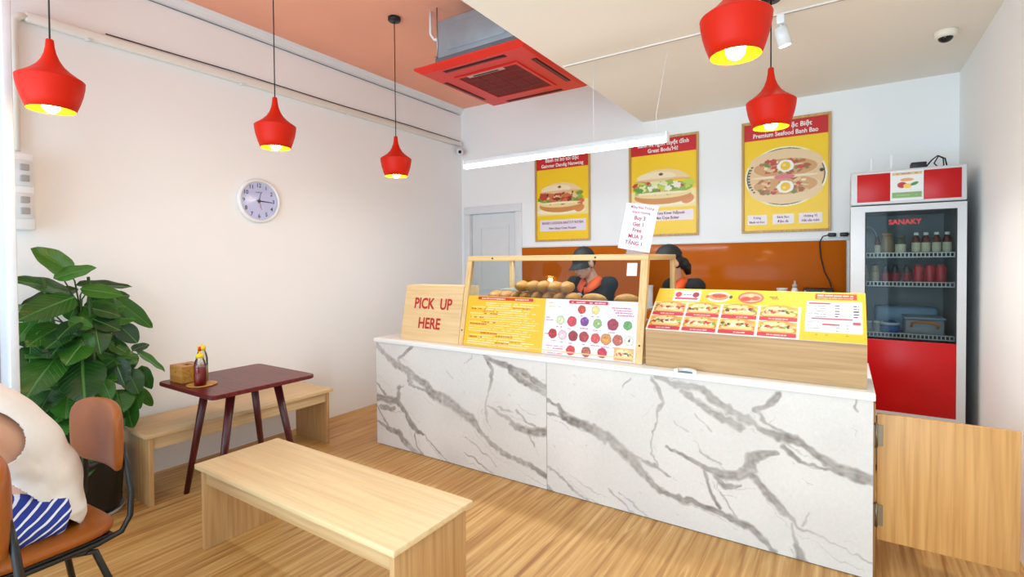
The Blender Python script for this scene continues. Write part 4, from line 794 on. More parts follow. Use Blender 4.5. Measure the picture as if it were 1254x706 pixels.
leafs = [leaf_mesh(v) for v in (0, 1.3, 2.6)]; rnd = random.Random(4); axis_pts = [Vector((px, py, .31)), Vector((px+.02, py+.0, .7)), Vector((px, py-.02, 1.1)), Vector((px+.02, py-.05, 1.42))]
for s_, q in ((0, (.03, .03)), (1, (-.05, .06)), (2, (.02, -.06))):
    part('stem', B().tube([p+Vector((q[0]*(1+i*.2), q[1]*(1+i*.4), 0)) for i, p in enumerate(axis_pts[:4-s_ % 2])], [.016, .013, .011, .008][:4-s_ % 2], 8), M_stem, pl)
def add_leaf(bs_, tp, w, i):
    a = tp-bs_; ln = a.length; y = a.normalized(); n = Vector((.62, -.42, .75)) + Vector((rnd.uniform(-.3, .3), rnd.uniform(-.3, .3), rnd.uniform(-.2, .2)))
    n = (n-y*n.dot(y)).normalized(); x = y.cross(n); o = bpy.data.objects.new('leaf', leafs[i % 3]); COL.objects.link(o); o.parent = pl
    R = Matrix((x*w*1.32, y*ln*1.04, n*(w+ln)*.5)).transposed().to_4x4(); R.translation = bs_-Vector(pl.location); o.matrix_local = R
    z0 = max(.36, bs_.z-.22); st_ = Vector((px+.01, py-.01, z0)); md = (st_+bs_)/2+Vector((0, 0, .05))
    part('leaf_stalk', B().tube([st_, md, bs_+y*.02-n*.004], [.005, .0045, .0035], 6), M_stem, pl)
for i, (a, b_, c, d, e, f_, w) in enumerate(LEAVES):
    add_leaf(Vector((a, max(.86, b_), c)), Vector((d, max(.79, e), f_)), w, i)
for i in range(26):                                        # leaves deep inside the crown
    a = rnd.uniform(0, 6.28); h_ = .42+.85*i/25; q = rnd.uniform(.02, .12); b0 = Vector((px-.02+q*math.cos(a), py+q*math.sin(a), h_)); d0 = Vector((math.cos(a)*.16-.02, math.sin(a)*.20, rnd.uniform(-.14, .04))); t0 = b0+d0
    t0.x = max(-4.08, t0.x); t0.y = min(1.28, max(.80, t0.y)) if t0.z < .5 else max(.80, t0.y); add_leaf(b0, t0, rnd.uniform(.11, .15), i)

# ------------------------------------------------------------------ wall panel and posters
single('splashback', B().rbox(-3.20, .015, YB-.012, YB-.0005, .86, 1.642, .002), mat('orange_glass', (196, 98, 16), .12, var=.03, spec=.1), (-1.6, YB-.01, .86), 'glossy orange splashback panel along the back wall', 'wall panel')
single('ledge_strip', B().rbox(-3.20, .035, YB-.016, YB-.0005, 1.643, 1.662, .003), M_white, (-1.6, YB-.01, 1.643), 'thin white strip on top of the orange panel', 'trim strip')
W_fr = wood('poster_frame_oak', (216, 176, 112), (188, 142, 80), 2, fine=60, long=2)
M_wl = mat('print_white', (250, 245, 240), .5); M_rl = mat('print_red', (196, 26, 30), .5)
def poster(x0, z0, z1, label, head, paint, low):
    w, h = .70, z1-z0; x1 = x0+w; y = YB-.0008
    t = thing('framed_poster', ((x0+x1)/2, YB-.01, z0), label, 'poster', 'food posters on the back wall'); fw = .022
    part('backing', B().box(x0+.004, x1-.004, y-.008, y, z0+.004, z1-.004), M_wl, t)
    for a in (B().rbox(x0, x1, y-.022, y-.0085, z1-fw, z1, .002), B().rbox(x0, x1, y-.022, y-.0085, z0, z0+fw, .002), B().rbox(x0, x0+fw, y-.022, y-.0085, z0+fw, z1-fw, .002), B().rbox(x1-fw, x1, y-.022, y-.0085, z0+fw, z1-fw, .002)):
        part('frame_bar', a, W_fr, t)
    pw, ph = w-2*fw, h-2*fw; c = Canvas(pw, ph, .0042, (255, 208, 8)); c.rect(0, ph*.845, pw, ph, (206, 26, 30)); paint(c, pw, ph); c.grain(1.5)
    pr = c.put('print', t, (x0+fw, y-.0095, z0+fw), (1, 0, 0), (0, 0, 1)); og = (x0+fw, y-.0100, z0+fw)
    letters(pr, [(head[0], pw/2, ph*.950, .058, 'CENTER', .022, .92*min(1, 22/max(14, len(head[0])))), (head[1], pw/2, ph*.885, .054, 'CENTER', .022, .92*min(1, 22/max(14, len(head[1]))))], og, (1, 0, 0), (0, 0, 1), M_wl)
    letters(pr, low(pw, ph), og, (1, 0, 0), (0, 0, 1), mat('print_maroon', (150, 34, 70), .5), 'caption')
def burger(c, pw, ph, cx, cy, w, pal, side):
    h = w*.62
    c.rect(0, cy-h*.55, pw, cy-h*.1, (250, 226, 150)); c.ell(cx, cy-h*.42, w*.52, h*.10, (252, 240, 205))
    c.ell(cx+w*.40, cy-h*.36, w*.10, h*.11, (226, 140, 70), .3)
    c.ell(cx, cy-h*.26, w*.46, h*.20, (214, 140, 66)); c.ell(cx, cy-h*.18, w*.46, h*.13, (246, 214, 150))
    c.ell(cx, cy-h*.04, w*.48, h*.17, (150, 180, 60)); r = random.Random(side)
    for i in range(34):
        tt = r.uniform(-.46, .46); c.ell(cx+tt*w, cy+h*(r.uniform(-.16, .14)), w*r.uniform(.03, .09), h*r.uniform(.04, .10), pal[r.randrange(len(pal))], r.uniform(-.7, .7), wob=.12)
    c.ell(cx, cy-h*.17, w*.42, h*.035, (250, 232, 190)); c.ell(cx, cy+h*.05, w*.47, h*.40, (246, 214, 158), y0=h*.12, wob=.01)
    c.ell(cx-w*.1, cy+h*.26, w*.32, h*.13, (253, 236, 200), al=.8); c.ell(cx, cy+h*.16, w*.46, h*.06, (226, 170, 100), al=.5, y0=-h*.02); c.ell(cx-w*.02, cy+h*.32, w*.035, h*.035, (120, 70, 30))
def p1(c, pw, ph): burger(c, pw, ph, pw*.47, ph*.50, pw*.90, [(150, 26, 20), (196, 60, 40), (214, 110, 60), (90, 30, 20), (120, 150, 50), (238, 200, 150)], 3); c.rect(pw*.06, ph*.10, pw*.95, ph*.235, (236, 226, 238))
def p2(c, pw, ph): burger(c, pw, ph, pw*.49, ph*.50, pw*.95, [(150, 190, 50), (196, 214, 80), (232, 236, 170), (206, 50, 50), (250, 240, 220), (110, 150, 40)], 8); c.rect(pw*.36, ph*.14, pw*.95, ph*.245, (240, 228, 234)); c.rect(pw*.05, ph*.14, pw*.36, ph*.245, (240, 228, 234))
def p3(c, pw, ph):
    cx, cy, R, S = pw*.50, ph*.49, pw*.475, ph*.265
    c.ell(cx, cy, R*1.03, S*1.03, (252, 244, 220)); c.ell(cx, cy, R*.985, S*.985, (40, 40, 44)); c.ell(cx, cy, R*.96, S*.96, (236, 196, 146)); r = random.Random(5)
    for sg in (1, -1):
        c.ell(cx, cy+sg*S*.44, R*.93, S*.50, (240, 206, 160)); c.ell(cx, cy+sg*S*.30, R*.80, S*.32, (216, 160, 104))
        for i in range(46): c.ell(cx+r.uniform(-.62, .62)*R, cy+sg*S*r.uniform(.10, .56), R*r.uniform(.03, .11), S*r.uniform(.03, .08), [(186, 110, 70), (236, 200, 150), (200, 70, 60), (120, 140, 60), (250, 226, 190), (170, 90, 50)][r.randrange(6)], r.uniform(-.6, .6)*sg, wob=.12)
        c.ell(cx+R*.02, cy+sg*S*.36, R*.21, S*.21, (250, 246, 236), wob=.03); c.ell(cx+R*.02, cy+sg*S*.36, R*.125, S*.15, (246, 196, 30)); c.ell(cx-R*.01, cy+sg*S*.39, R*.05, S*.05, (254, 226, 110))
    c.ell(cx, cy, R*.86, S*.05, (248, 226, 190)); c.ell(cx-R*.02, cy, R*.26, S*.085, (226, 120, 130), wob=.1)
    for a in range(10): c.ell(cx+R*.93*math.cos(2.7+a*.11), cy+S*.93*math.sin(2.7+a*.11), R*.03, S*.03, (60, 60, 50))
    c.ell(cx+R*.9, cy+S*.12, R*.05, S*.06, (40, 44, 36))
    for k in range(3): c.rect(pw*(.04+.315*k), ph*.055, pw*(.285+.325*k), ph*.145, (244, 232, 234), .006)
poster(-3.012, 1.708, 2.70, 'framed yellow poster of a red meat sandwich, leftmost of three', ('Bánh mì bơ tỏi đặc', 'Gainmer Dandig Nanwcng'), p1, lambda w, h: [('BAKED LUGSUDA BAKTOT ROTEN', w*.505, h*.195, .036, 'CENTER', .02, .92), ('New Stany Crem Pscuam', w*.505, h*.133, .036, 'CENTER', .02, .92)])
poster(-1.874, 1.727, 2.725, 'framed yellow poster of a green salad sandwich, middle of three', ('Bánh mì ngon tuyệt đỉnh', "Great Bodu'Hi!"), p2, lambda w, h: [('Bah Mys Ywu Kmer Nầycob', w*.52, h*.217, .038, 'CENTER', .02, .92), ('Sor Man Crpe Bobar', w*.52, h*.168, .038, 'CENTER', .02, .92)])
poster(-.792, 1.727, 2.736, 'framed yellow poster of a round egg sandwich, rightmost of three', ('Bánh Bao Đặc Biệt', 'Premium Seafood Banh Bao'), p3, lambda w, h: [(t, w*(.162+.32*k), h*(.118-.040*j), .028, 'CENTER', .02, .9) for k, (a, d) in enumerate((('Trứng', 'Bánh mì bao'), ('Bánh Bao', 'Đậm đà'), ('Hương Vị', 'Hải sản tươi'))) for j, t in enumerate((a, d))])

# ------------------------------------------------------------------ pick up sign
W_sign = wood('sign_birch', (236, 204, 154), (222, 184, 130), 0, fine=50, long=2)
sg = thing('pickup_sign', (-2.70, 2.97, .8715), 'wooden box sign reading PICK UP HERE on the counter', 'sign')
sa, sb_ = (2.915, .8715), (2.998, 1.302); t_ = .018
part('front_board', B().prism([sa, (sa[0]+t_, sa[1]), (sb_[0]+t_, sb_[1]), sb_], 0, -3.004, -2.404), W_sign, sg)
part('top_board', B().prism([(sb_[0]+t_+.0005, 1.284), (3.18, 1.284), (3.18, 1.302), (sb_[0]+t_+.0005, 1.302)], 0, -3.004, -2.404), W_sign, sg)
for x in (-3.004, -2.420): part('side_board', B().prism([(sa[0]+t_+.004, .872), (3.18, .872), (3.18, 1.2835), (sb_[0]+t_-.003, 1.2835)], 0, x, x+.016), W_sign, sg)
Vs = Vector((0, sb_[0]-sa[0], sb_[1]-sa[1])); M_let = mat('letter_red', (190, 34, 30), .45)
for w_, u_, v_ in (('PICK', .215, .290), ('UP', .440, .290), ('HERE', .290, .135)): letters(sg, [(w_, u_, v_, .118, 'CENTER', .028, .84)], (-3.004, sa[0], sa[1]), (1, 0, 0), Vs, M_let, lift=.0015)

# ------------------------------------------------------------------ sandwich display case
W_case = wood('case_pine_z', (238, 204, 146), (220, 178, 114), 2, fine=55, long=2); W_casex = wood('case_pine_x', (238, 204, 146), (220, 178, 114), 0, fine=55, long=2)
dc_ = thing('display_case', (-1.70, 3.25, .8715), 'slanted wooden display case with glass front and printed menus', 'display case')
A, Z0, Z1 = (-2.400, -1.000), .872, 1.530; fy = lambda z: 2.915+(z-.871)*.197; by = 3.645
def sl(x0, x1, z0, z1, th, off=0.0): return B().prism([(fy(z0)+off, z0), (fy(z0)+th+off, z0), (fy(z1)+th+off, z1), (fy(z1)+off, z1)], 0, x0, x1)
for x0 in (A[0], A[1]-.045): part('front_post', sl(x0, x0+(.038 if x0 == A[0] else .045), Z0, Z1-.0375, .035), W_case, dc_)
for x0 in (A[0], A[1]-.035): part('rear_post', B().rbox(x0, x0+.035, by-.035, by, Z0, Z1-.0375, .002), W_case, dc_)
part('top_rail', B().rbox(A[0], A[1], fy(Z1)-.004, fy(Z1)+.032, Z1-.037, Z1, .002), W_casex, dc_); part('top_rail', B().rbox(A[0], A[1], by-.035, by, Z1-.037, Z1, .002), W_casex, dc_)
for x0 in (A[0], A[1]-.035): part('side_rail', B().rbox(x0, x0+.035, fy(Z1)+.0325, by-.0355, Z1-.037, Z1, .002), wood('case_pine_y', (238, 204, 146), (220, 178, 114), 1, fine=55, long=2), dc_)
part('bottom_rail', B().box(A[0]+.039, A[1]-.046, fy(Z0)+.012, fy(Z0)+.035, Z0, Z0+.03), W_casex, dc_)
for x in (A[0], A[1]-.02): part('bottom_side_rail', B().box(x, x+.02, 2.96, by-.036, Z0, Z0+.03), MATS['case_pine_y'], dc_)
part('floor_board', B().box(A[0]+.021, A[1]-.021, 2.96, by-.01, Z0, Z0+.012), W_casex, dc_)
G = glass('case_glass', (240, 243, 243), .04, 0.0, 1.3)
part('front_glass', sl(A[0]+.0385, A[1]-.0455, Z0+.031, Z1-.038, .004, .013), G, dc_)
for x in (A[1]-.020,): part('side_glass', B().prism([(fy(1.2)+.036, 1.20), (by-.036, 1.20), (by-.036, Z1-.038), (fy(Z1-.038)+.036, Z1-.038)], 0, x, x+.004), G, dc_)
part('bread_shelf', B().rbox(A[0]+.04, A[1]-.05, 3.05, 3.62, 1.165, 1.180, .003), mat('steel_shelf', (196, 198, 200), .35, metal=.7), dc_)
for x in (A[0]+.045, A[1]-.065):
    for y in (3.07, 3.59): part('shelf_leg', B().box(x, x+.015, y, y+.015, Z0+.0125, 1.1645), MATS['steel_shelf'], dc_)
M_screw = mat('screw_dark', (90, 60, 40), .5, metal=.5)
for x, z in ((-2.17, 1.512), (-1.35, 1.512), (-2.381, .98), (-1.022, .98)): part('screw', B().cyl((x, fy(z)-.0055 if z > 1.4 else fy(z)-.001, z), (x, fy(z)+.003, z), .006, n=12), M_screw, dc_)
# printed menus on the lower half of the front
zp0, zp1 = Z0+.004, 1.236; Vd = Vector((0, fy(zp1)-fy(zp0), zp1-zp0)); ph_ = Vd.length; xs = -1.690
def sheet(x0, x1, c, name, label):
    o = part(name, sl(x0, x1, zp0, zp1, .003, .008), M_white, dc_, label); c.put('print', o, (x0, fy(zp0)+.0076, zp0), (1, 0, 0), Vd); return o
w1 = xs-(A[0]+.040); c = Canvas(w1, ph_, .0032, (244, 190, 32)); c.rect(w1*.14, ph_*.925, w1*.85, ph_*.985, (206, 44, 24), .006); c.dashes(w1*.17, w1*.50, ph_*.955, .008, (250, 236, 220), 1); c.dashes(w1*.56, w1*.80, ph_*.955, .008, (250, 236, 220), 2)
r_ = random.Random(11)
for k in range(20):
    y = ph_*(.865-.043*k); x = w1*r_.choice((.05, .05, .07, .25))
    c.dashes(x, w1*r_.uniform(.78, .95), y, .0055, (253, 240, 200), k, .92)
    if r_.random() < .75: xx = w1*r_.choice((.06, .22, .42, .42, .6)); c.dashes(xx, xx+w1*r_.uniform(.12, .25), y+.002, .0085, r_.choice(((206, 110, 20), (190, 70, 16), (214, 130, 10))), k+50, .95)
sheet(A[0]+.040, xs-.002, c, 'yellow_menu_sheet', 'yellow printed menu sheet with red title')
w2 = A[1]-.047-xs; c = Canvas(w2, ph_, .0032, (232, 232, 246)); c.rect(w2*.27, ph_*.925, w2*.70, ph_*.985, (206, 34, 44), .008); c.dashes(w2*.30, w2*.67, ph_*.955, .008, (246, 220, 220), 4)
def pt(u, v, rad, col, seed, cap_=True):
    c.plate(w2*u, ph_*v, rad, col, seed)
    if cap_: c.dashes(w2*u-.028, w2*u+.028, ph_*v-rad-.014, .006, (206, 60, 90), seed+9)
for u, v, rad, col in ((.42, .83, .028, (196, 60, 40)), (.57, .83, .028, (232, 210, 130)), (.19, .62, .030, (206, 214, 170)), (.32, .61, .034, (206, 60, 70)), (.46, .62, .030, (120, 60, 140)), (.60, .60, .030, (150, 180, 110)), (.76, .60, .037, (160, 40, 60)), (.91, .60, .028, (100, 160, 80)), (.11, .37, .032, (176, 30, 36)), (.225, .36, .032, (236, 190, 196)), (.345, .355, .034, (150, 40, 40)), (.465, .355, .034, (170, 46, 44)), (.59, .345, .032, (206, 70, 60)), (.70, .345, .036, (214, 140, 50)), (.82, .345, .034, (186, 90, 60)), (.935, .35, .030, (226, 222, 200)), (.33, .10, .032, (214, 50, 50)), (.50, .10, .033, (170, 80, 50)), (.67, .11, .032, (196, 30, 50))): pt(u, v, rad, col, int(u*100+v*10))
c.rect(w2*.79, ph_*.015, w2*.985, ph_*.225, (226, 160, 80)); c.sandwich(w2*.887, ph_*.12, w2*.19, ph_*.2, 3); c.ell(w2*.935, ph_*.35, .006, .008, (30, 30, 30))
for k in range(4): c.dashes(w2*(.74+.02*k), w2*(.93+.012*k), ph_*(.885-.042*k), .007, (206, 40, 70), k+70, .95)
for k, v in enumerate((.66, .61, .36, .15, .11, .025)): c.dashes(w2*.02, w2*(.10 if k < 3 else .24), ph_*v, .006, (214, 60, 90), k+80)
for k, v in enumerate((.93, .86)): c.dashes(w2*.03, w2*(.10+.08*k), ph_*v, .007, (230, 190, 100), k+90)
sheet(xs, A[1]-.047, c, 'white_menu_sheet', 'white printed menu sheet with round ingredient pictures')
# small white sticker on the glass
part('sticker', sl(-1.135, -1.070, 1.395, 1.475, .001, .0117), M_white, dc_, label='small white sticker on the glass')
# bread rolls
M_br = mat('bread_crust', (206, 142, 58), .55, var=.30, scale=14, bump=.15)
def roll_mesh(ln, r, split):
    b = B(); n = 11; pth = []; rad = []
    for i in range(n):
        t = i/(n-1); pth.append((0, (t-.5)*ln, 0)); rad.append((r*(max(.02, math.sin(math.pi*t)))**.48, r*.95*(max(.02, math.sin(math.pi*t)))**.48))
    b.tube(pth, rad, 16, side=(1, 0, 0))
    if split: b.v = [(x, y, z*(1-.12*math.exp(-(x/(r*.22))**2)) if z > 0 else z) for x, y, z in b.v]
    me = b.mesh('bread_roll'); me.materials.append(M_br); return me
rolls = [roll_mesh(.185, .0445, 1), roll_mesh(.19, .0455, 0), roll_mesh(.18, .0440, 1)]; rr = random.Random(2); k = 0
def roll(x, y, z, label, rot=0.0):
    global k
    o = bpy.data.objects.new('bread_roll', rolls[k % 3]); COL.objects.link(o); o.location = (x, y, z); o.rotation_euler = (rr.uniform(-.03, .03), rr.uniform(-.5, .5), rot+rr.uniform(-.10, .10)); o['label'] = label; o['category'] = 'bread'; o['group'] = 'bread rolls in the display case'; k += 1
ORD = ('first', 'second', 'third', 'fourth', 'fifth', 'sixth', 'seventh', 'eighth')
for i in range(8): roll(-2.235+i*.0930, 3.185, 1.2255, ORD[i]+' bread roll from the left in the bottom row of the display case')
for i in range(5): roll(-2.000+i*.0930, 3.185, 1.3050, ORD[i]+' bread roll from the left in the top row of the heap')
roll(-1.425, 3.19, 1.2255, 'golden bread roll lying crosswise at the right end of the heap', 1.45); roll(-1.215, 3.25, 1.2255, 'split bread roll lying crosswise right of the others', 1.50)
tb_ = thing('bread_tub', (-2.25, 3.48, 1.1805), 'beige plastic tub inside the left end of the display case', 'tub')
x0, x1, y0, y1 = -2.34, -2.17, 3.38, 3.58; M_tub = mat('beige_plastic', (206, 202, 190), .5); tq = B()
tq.box(x0, x1, y0, y1, 1.181, 1.186); tq.box(x0, x1, y0, y0+.005, 1.1862, 1.262); tq.box(x0, x1, y1-.005, y1, 1.1862, 1.262); tq.box(x0, x0+.005, y0+.005, y1-.005, 1.1862, 1.262); tq.box(x1-.005, x1, y0+.005, y1-.005, 1.1862, 1.262)
part('tub_body', tq, M_tub, tb_); part('tub_rim', B().box(x0-.006, x1+.006, y0-.006, y0, 1.254, 1.266).box(x0-.006, x1+.006, y1, y1+.006, 1.254, 1.266).box(x0-.006, x0, y0, y1, 1.254, 1.266).box(x1, x1+.006, y0, y1, 1.254, 1.266), M_tub, tb_)
# promotion sheet standing on the case
pr_ = thing('promotion_sheet', (-1.085, 3.09, 1.5305), 'white promotion sheet with red lettering on top of the display case', 'sign')
a = math.radians(-10.0); Up = Vector((math.cos(a), 0, math.sin(a))); Vp = Vector((-math.sin(a), .10, math.cos(a))).normalized(); o0 = Vector((-1.205, 3.062, 1.572)); Np = Up.cross(Vp)
q = [o0, o0+Up*.208, o0+Up*.208+Vp*.292, o0+Vp*.292]
part('sheet', B().add(q+[p-Np*.0025 for p in q], [(0,1,2,3),(7,6,5,4),(1,0,4,5),(2,1,5,6),(3,2,6,7),(0,3,7,4)]), mat('paper_white', (238, 236, 244), .6, var=.01), pr_)
part('stand_foot', B().box(-1.15, -1.03, 3.035, 3.115, 1.5305, 1.5335).box(-1.15, -1.03, 3.064, 3.068, 1.5336, 1.568), glass('acrylic', (240, 244, 246), .06), pr_)
letters(pr_, [('Mừng Khai Trương', .108, .270, .021, 'CENTER', .015, .92), ('Grand Opening', .106, .240, .021, 'CENTER', .015, .90), ('Buy 3', .106, .203, .034, 'CENTER', .018, .95), ('Get 1', .104, .163, .034, 'CENTER', .018, .95), ('Free', .102, .126, .034, 'CENTER', .018, .95), ('MUA 3', .100, .086, .034, 'CENTER', .018, .95), ('TẶNG 1', .098, .044, .034, 'CENTER', .018, .95)], o0, Up, Vp, mat('promo_red', (186, 36, 50), .5), lift=.001)

# ------------------------------------------------------------------ menu box on the right of the counter
mb = thing('menu_box', (-.44, 3.05, .8715), 'wooden box with a slanted yellow sandwich menu board', 'menu board')
X0, X1, YA, YB2, ZA, ZB = -.977, .094, 2.918, 3.195, 1.083, 1.308
W_box = wood('box_ash', (202, 162, 110), (178, 136, 86), 0, fine=60, long=1.8)
part('front_board', B().box(X0, X1, YA, YA+.018, .8725, ZA), W_box, mb); part('back_board', B().box(X0+.02, X1-.02, YB2-.012, YB2+.006, .8725, ZB-.02), W_box, mb)
for x in (X0, X1-.018): part('side_board', B().prism([(YA+.0185, .8725), (YB2-.0125, .8725), (YB2-.0125, ZB-.012), (YA+.0185, ZA+.003)], 0, x, x+.018), W_box, mb)
Vm = Vector((0, YB2-YA, ZB-ZA)); lm = Vm.length; wm = X1-X0; Nm = Vector((1, 0, 0)).cross(Vm).normalized()
q = [Vector((X0, YA, ZA+.001)), Vector((X1, YA, ZA+.001)), Vector((X1, YB2+.012, ZB+.001)), Vector((X0, YB2+.012, ZB+.001))]; q2 = [p+Nm*.004 for p in q]
bd_ = part('menu_panel', B().add(q+q2, [(3,2,1,0),(4,5,6,7),(0,1,5,4),(1,2,6,5),(2,3,7,6),(3,0,4,7)]), M_white, mb)
c = Canvas(wm, lm, .0032, (240, 190, 20)); lw = wm*.735
c.rect(0, 0, lw, lm*.66, (250, 240, 232))
for r0 in range(2):
    for k2 in range(4):
        x0 = lw*(.012+.247*k2); y0 = lm*(.345-.325*r0); ww = lw*.232
        c.rect(x0, y0+lm*.085, x0+ww, y0+lm*.305, (236, 176, 50)); c.sandwich(x0+ww*.5, y0+lm*.195, ww*.98, lm*.30, r0*4+k2, (222, 150, 62), (196, 104, 40)); c.rect(x0, y0, x0+ww, y0+lm*.083, (206, 40, 60), .006); c.dashes(x0+ww*.25, x0+ww*.75, y0+lm*.042, .009, (240, 190, 190), k2, .9)
c.rect(lw*.13, lm*.70, lw*.33, lm*.96, (250, 240, 240), .006); c.ell(lw*.165, lm*.86, .020, .024, (196, 36, 50)); c.ell(lw*.295, lm*.86, .020, .024, (150, 40, 60)); c.rect(lw*.145, lm*.735, lw*.315, lm*.785, (206, 60, 80)); c.dashes(lw*.20, lw*.26, lm*.86, .010, (90, 100, 130), 3)
c.ell(lw*.46, lm*.83, lw*.085, lm*.125, (250, 236, 210)); c.plate(lw*.46, lm*.83, .030, (214, 120, 70), 5); c.ell(lw*.46, lm*.83, lw*.07, lm*.085, (220, 140, 90)); c.ell(lw*.46, lm*.85, lw*.05, lm*.045, (190, 70, 50), wob=.1); c.ell(lw*.545, lm*.83, .010, .014, (90, 70, 40)); c.ell(lw*.382, lm*.83, .010, .014, (206, 90, 50))
c.ell(lw*.68, lm*.83, lw*.085, lm*.135, (226, 90, 70)); c.ell(lw*.68, lm*.83, lw*.072, lm*.10, (240, 170, 140)); c.ell(lw*.65, lm*.80, lw*.035, lm*.05, (214, 60, 50)); c.ell(lw*.71, lm*.82, lw*.03, lm*.05, (220, 80, 60)); c.ell(lw*.68, lm*.88, .014, .016, (244, 190, 130))
c.dashes(lw*.79, lw*.86, lm*.82, .010, (170, 90, 20), 8); c.dashes(lw*.80, lw*.85, lm*.86, .012, (120, 60, 30), 12)
px0, px1 = wm*.757, wm*.985; c.rect(px0, lm*.17, px1, lm*.80, (246, 242, 246)); c.rect(px0+wm*.035, lm*.845, px1-wm*.02, lm*.965, (216, 60, 20)); c.dashes(px0+wm*.045, px1-wm*.035, lm*.925, .011, (252, 220, 200), 5, .95); c.dashes(px0+wm*.045, px1-wm*.035, lm*.875, .008, (250, 190, 160), 6, .95)
c.rect(px0+wm*.01, lm*.735, px0+wm*.10, lm*.775, (190, 50, 70))
for k2 in range(5): yy = lm*(.70-.055*k2); c.dashes(px0+wm*.008, px0+wm*.085, yy, .0075, (120, 120, 150), k2); c.dashes(px0+wm*.12, px0+wm*.14, yy+.004, .0095, (80, 70, 100), k2+9); c.dashes(px1-wm*.035, px1-wm*.012, yy+.004, .0105, (60, 50, 80), k2+3, 1)
c.rect(px0+wm*.025, lm*.425, px0+wm*.19, lm*.455, (206, 60, 80)); c.rect(px0+wm*.19, lm*.335, px1-wm*.006, lm*.395, (214, 70, 90), .006); c.rect(px0+wm*.07, lm*.31, px0+wm*.14, lm*.345, (200, 50, 80))
for k2 in range(3): yy = lm*(.36-.06*k2); c.dashes(px0+wm*.008, px0+wm*.06, yy, .007, (130, 130, 160), k2+20); c.dashes(px0+wm*.125, px0+wm*.14, yy-.012, .008, (120, 130, 150), k2+30); c.dashes(px0+wm*.165, px0+wm*.175, yy-.012, .008, (140, 150, 160), k2+33)
for u in (.80, .84, .92): c.dashes(wm*u, wm*u+.012, lm*.12, .007, (150, 130, 40), int(u*100), 1)
c.c *= .93; c.put('print', bd_, Vector((X0, YA, ZA+.001))+Nm*.0043, (1, 0, 0), Vm, printmat('menu_ink', .6))

# ------------------------------------------------------------------ back counter and small things on it
bk = thing('back_counter', (-1.5, 4.85, 0), 'low back counter under the orange panel', 'counter')
part('back_counter_body', B().box(-3.1, -.03, 4.66, YB-.014, 0, .855), W_z, bk); part('back_counter_top', B().rbox(-3.12, -.02, 4.64, YB-.013, .8555, .885, .003), M_white, bk)
pt_ = thing('black_appliance', (-.175, 4.90, .8855), 'black countertop appliance with a white label in front of the orange panel', 'appliance')
part('case', B().rbox(-.285, -.065, 4.80, 5.02, .886, 1.245, .012), M_black, pt_); part('label_strip', B().box(-.245, -.165, 4.7985, 4.7998, 1.195, 1.215), M_white, pt_)
for x in (-.265, -.135): part('knob', B().cyl((x, 4.785, 1.222), (x, 4.7995, 1.222), .010, n=14), M_steel, pt_)
wb_ = thing('squeeze_bottle', (-.345, 4.86, .8855), 'white squeeze bottle beside the black appliance', 'bottle')
part('bottle_body', B().lathe([(.001, 0), (.030, 0), (.032, .005), (.032, .30), (.026, .34), (.018, .36), (.001, .36)], (-.345, 4.86, .886), 24), M_white, wb_); part('cap', B().lathe([(.019, .361), (.019, .385), (.008, .395), (.006, .42), (.001, .42)], (-.345, 4.86, .886), 20, cap0=True), mat('cap_grey', (196, 190, 186), .5), wb_)
cp = thing('paper_cup_stack', (-.44, 4.86, .8855), 'stack of white paper cups left of the squeeze bottle', 'cups')
part('cup_stack', B().lathe([(.001, 0), (.030, 0), (.036, .10), (.037, .30), (.040, .345), (.043, .348), (.043, .356), (.040, .356), (.030, .27), (.001, .27)], (-.44, 4.86, .886), 28), M_white, cp)
ol = thing('wall_outlet', (-.04, YB-.01, 1.69), 'white wall outlet with black plugs above the orange panel', 'outlet')
part('plate', B().rbox(-.115, .03, YB-.012, YB-.0005, 1.667, 1.715, .004), M_white, ol)
for x in (-.085, .0): part('plug', B().rbox(x-.03, x+.03, YB-.045, YB-.0125, 1.675, 1.707, .008), M_black, ol)
part('plug_cable', B().tube([(-.113, YB-.03, 1.690), (-.15, YB-.035, 1.68), (-.175, YB-.03, 1.63), (-.165, YB-.025, 1.50), (-.14, YB-.025, 1.38), (-.10, YB-.03, 1.29), (-.09, YB-.06, 1.252)], .005, 8), M_black, ol)
part('plug_cable', B().tube([(.028, YB-.03, 1.692), (.05, YB-.035, 1.70), (.075, YB-.035, 1.66), (.085, YB-.03, 1.50), (.085, YB-.03, .9), (.085, YB-.03, .3)], .005, 8), M_black, ol)

# ------------------------------------------------------------------ drinks fridge
fg = thing('drinks_fridge', (.348, 4.62, 0), 'tall white glass-door drinks fridge with red header and lower panel', 'fridge')
FX0, FX1, FY, FB = .039, .657, 4.30, 4.93; M_fr = mat('fridge_white', (206, 206, 208), .35, var=.02); M_in = mat('fridge_liner', (158, 158, 158), .5, var=.02); M_fred = mat('fridge_red', (190, 14, 18), .3, spec=.3)
ca = B(); ca.box(FX0, FX0+.035, FY+.05, FB, .05, 1.853); ca.box(FX1-.035, FX1, FY+.05, FB, .05, 1.853); ca.box(FX0+.035, FX1-.035, FB-.035, FB, .05, 1.853); ca.box(FX0+.035, FX1-.035, FY+.05, FB-.035, .05, .42); ca.box(FX0+.035, FX1-.035, FY+.05, FB-.035, 1.82, 1.853)
part('cabinet_body', ca, mat('fridge_grey_side', (150, 152, 154), .45), fg)
part('liner', B().box(FX0+.0355, FX1-.0355, FB-.042, FB-.0355, .421, 1.819).box(FX0+.0355, FX0+.040, FY+.055, FB-.043, .421, 1.819).box(FX1-.040, FX1-.0355, FY+.055, FB-.043, .421, 1.819), M_in, fg)
hdr = part('header', B().rbox(FX0, FX1, FY, FB, 1.862, 2.092, .008), M_fr, fg)
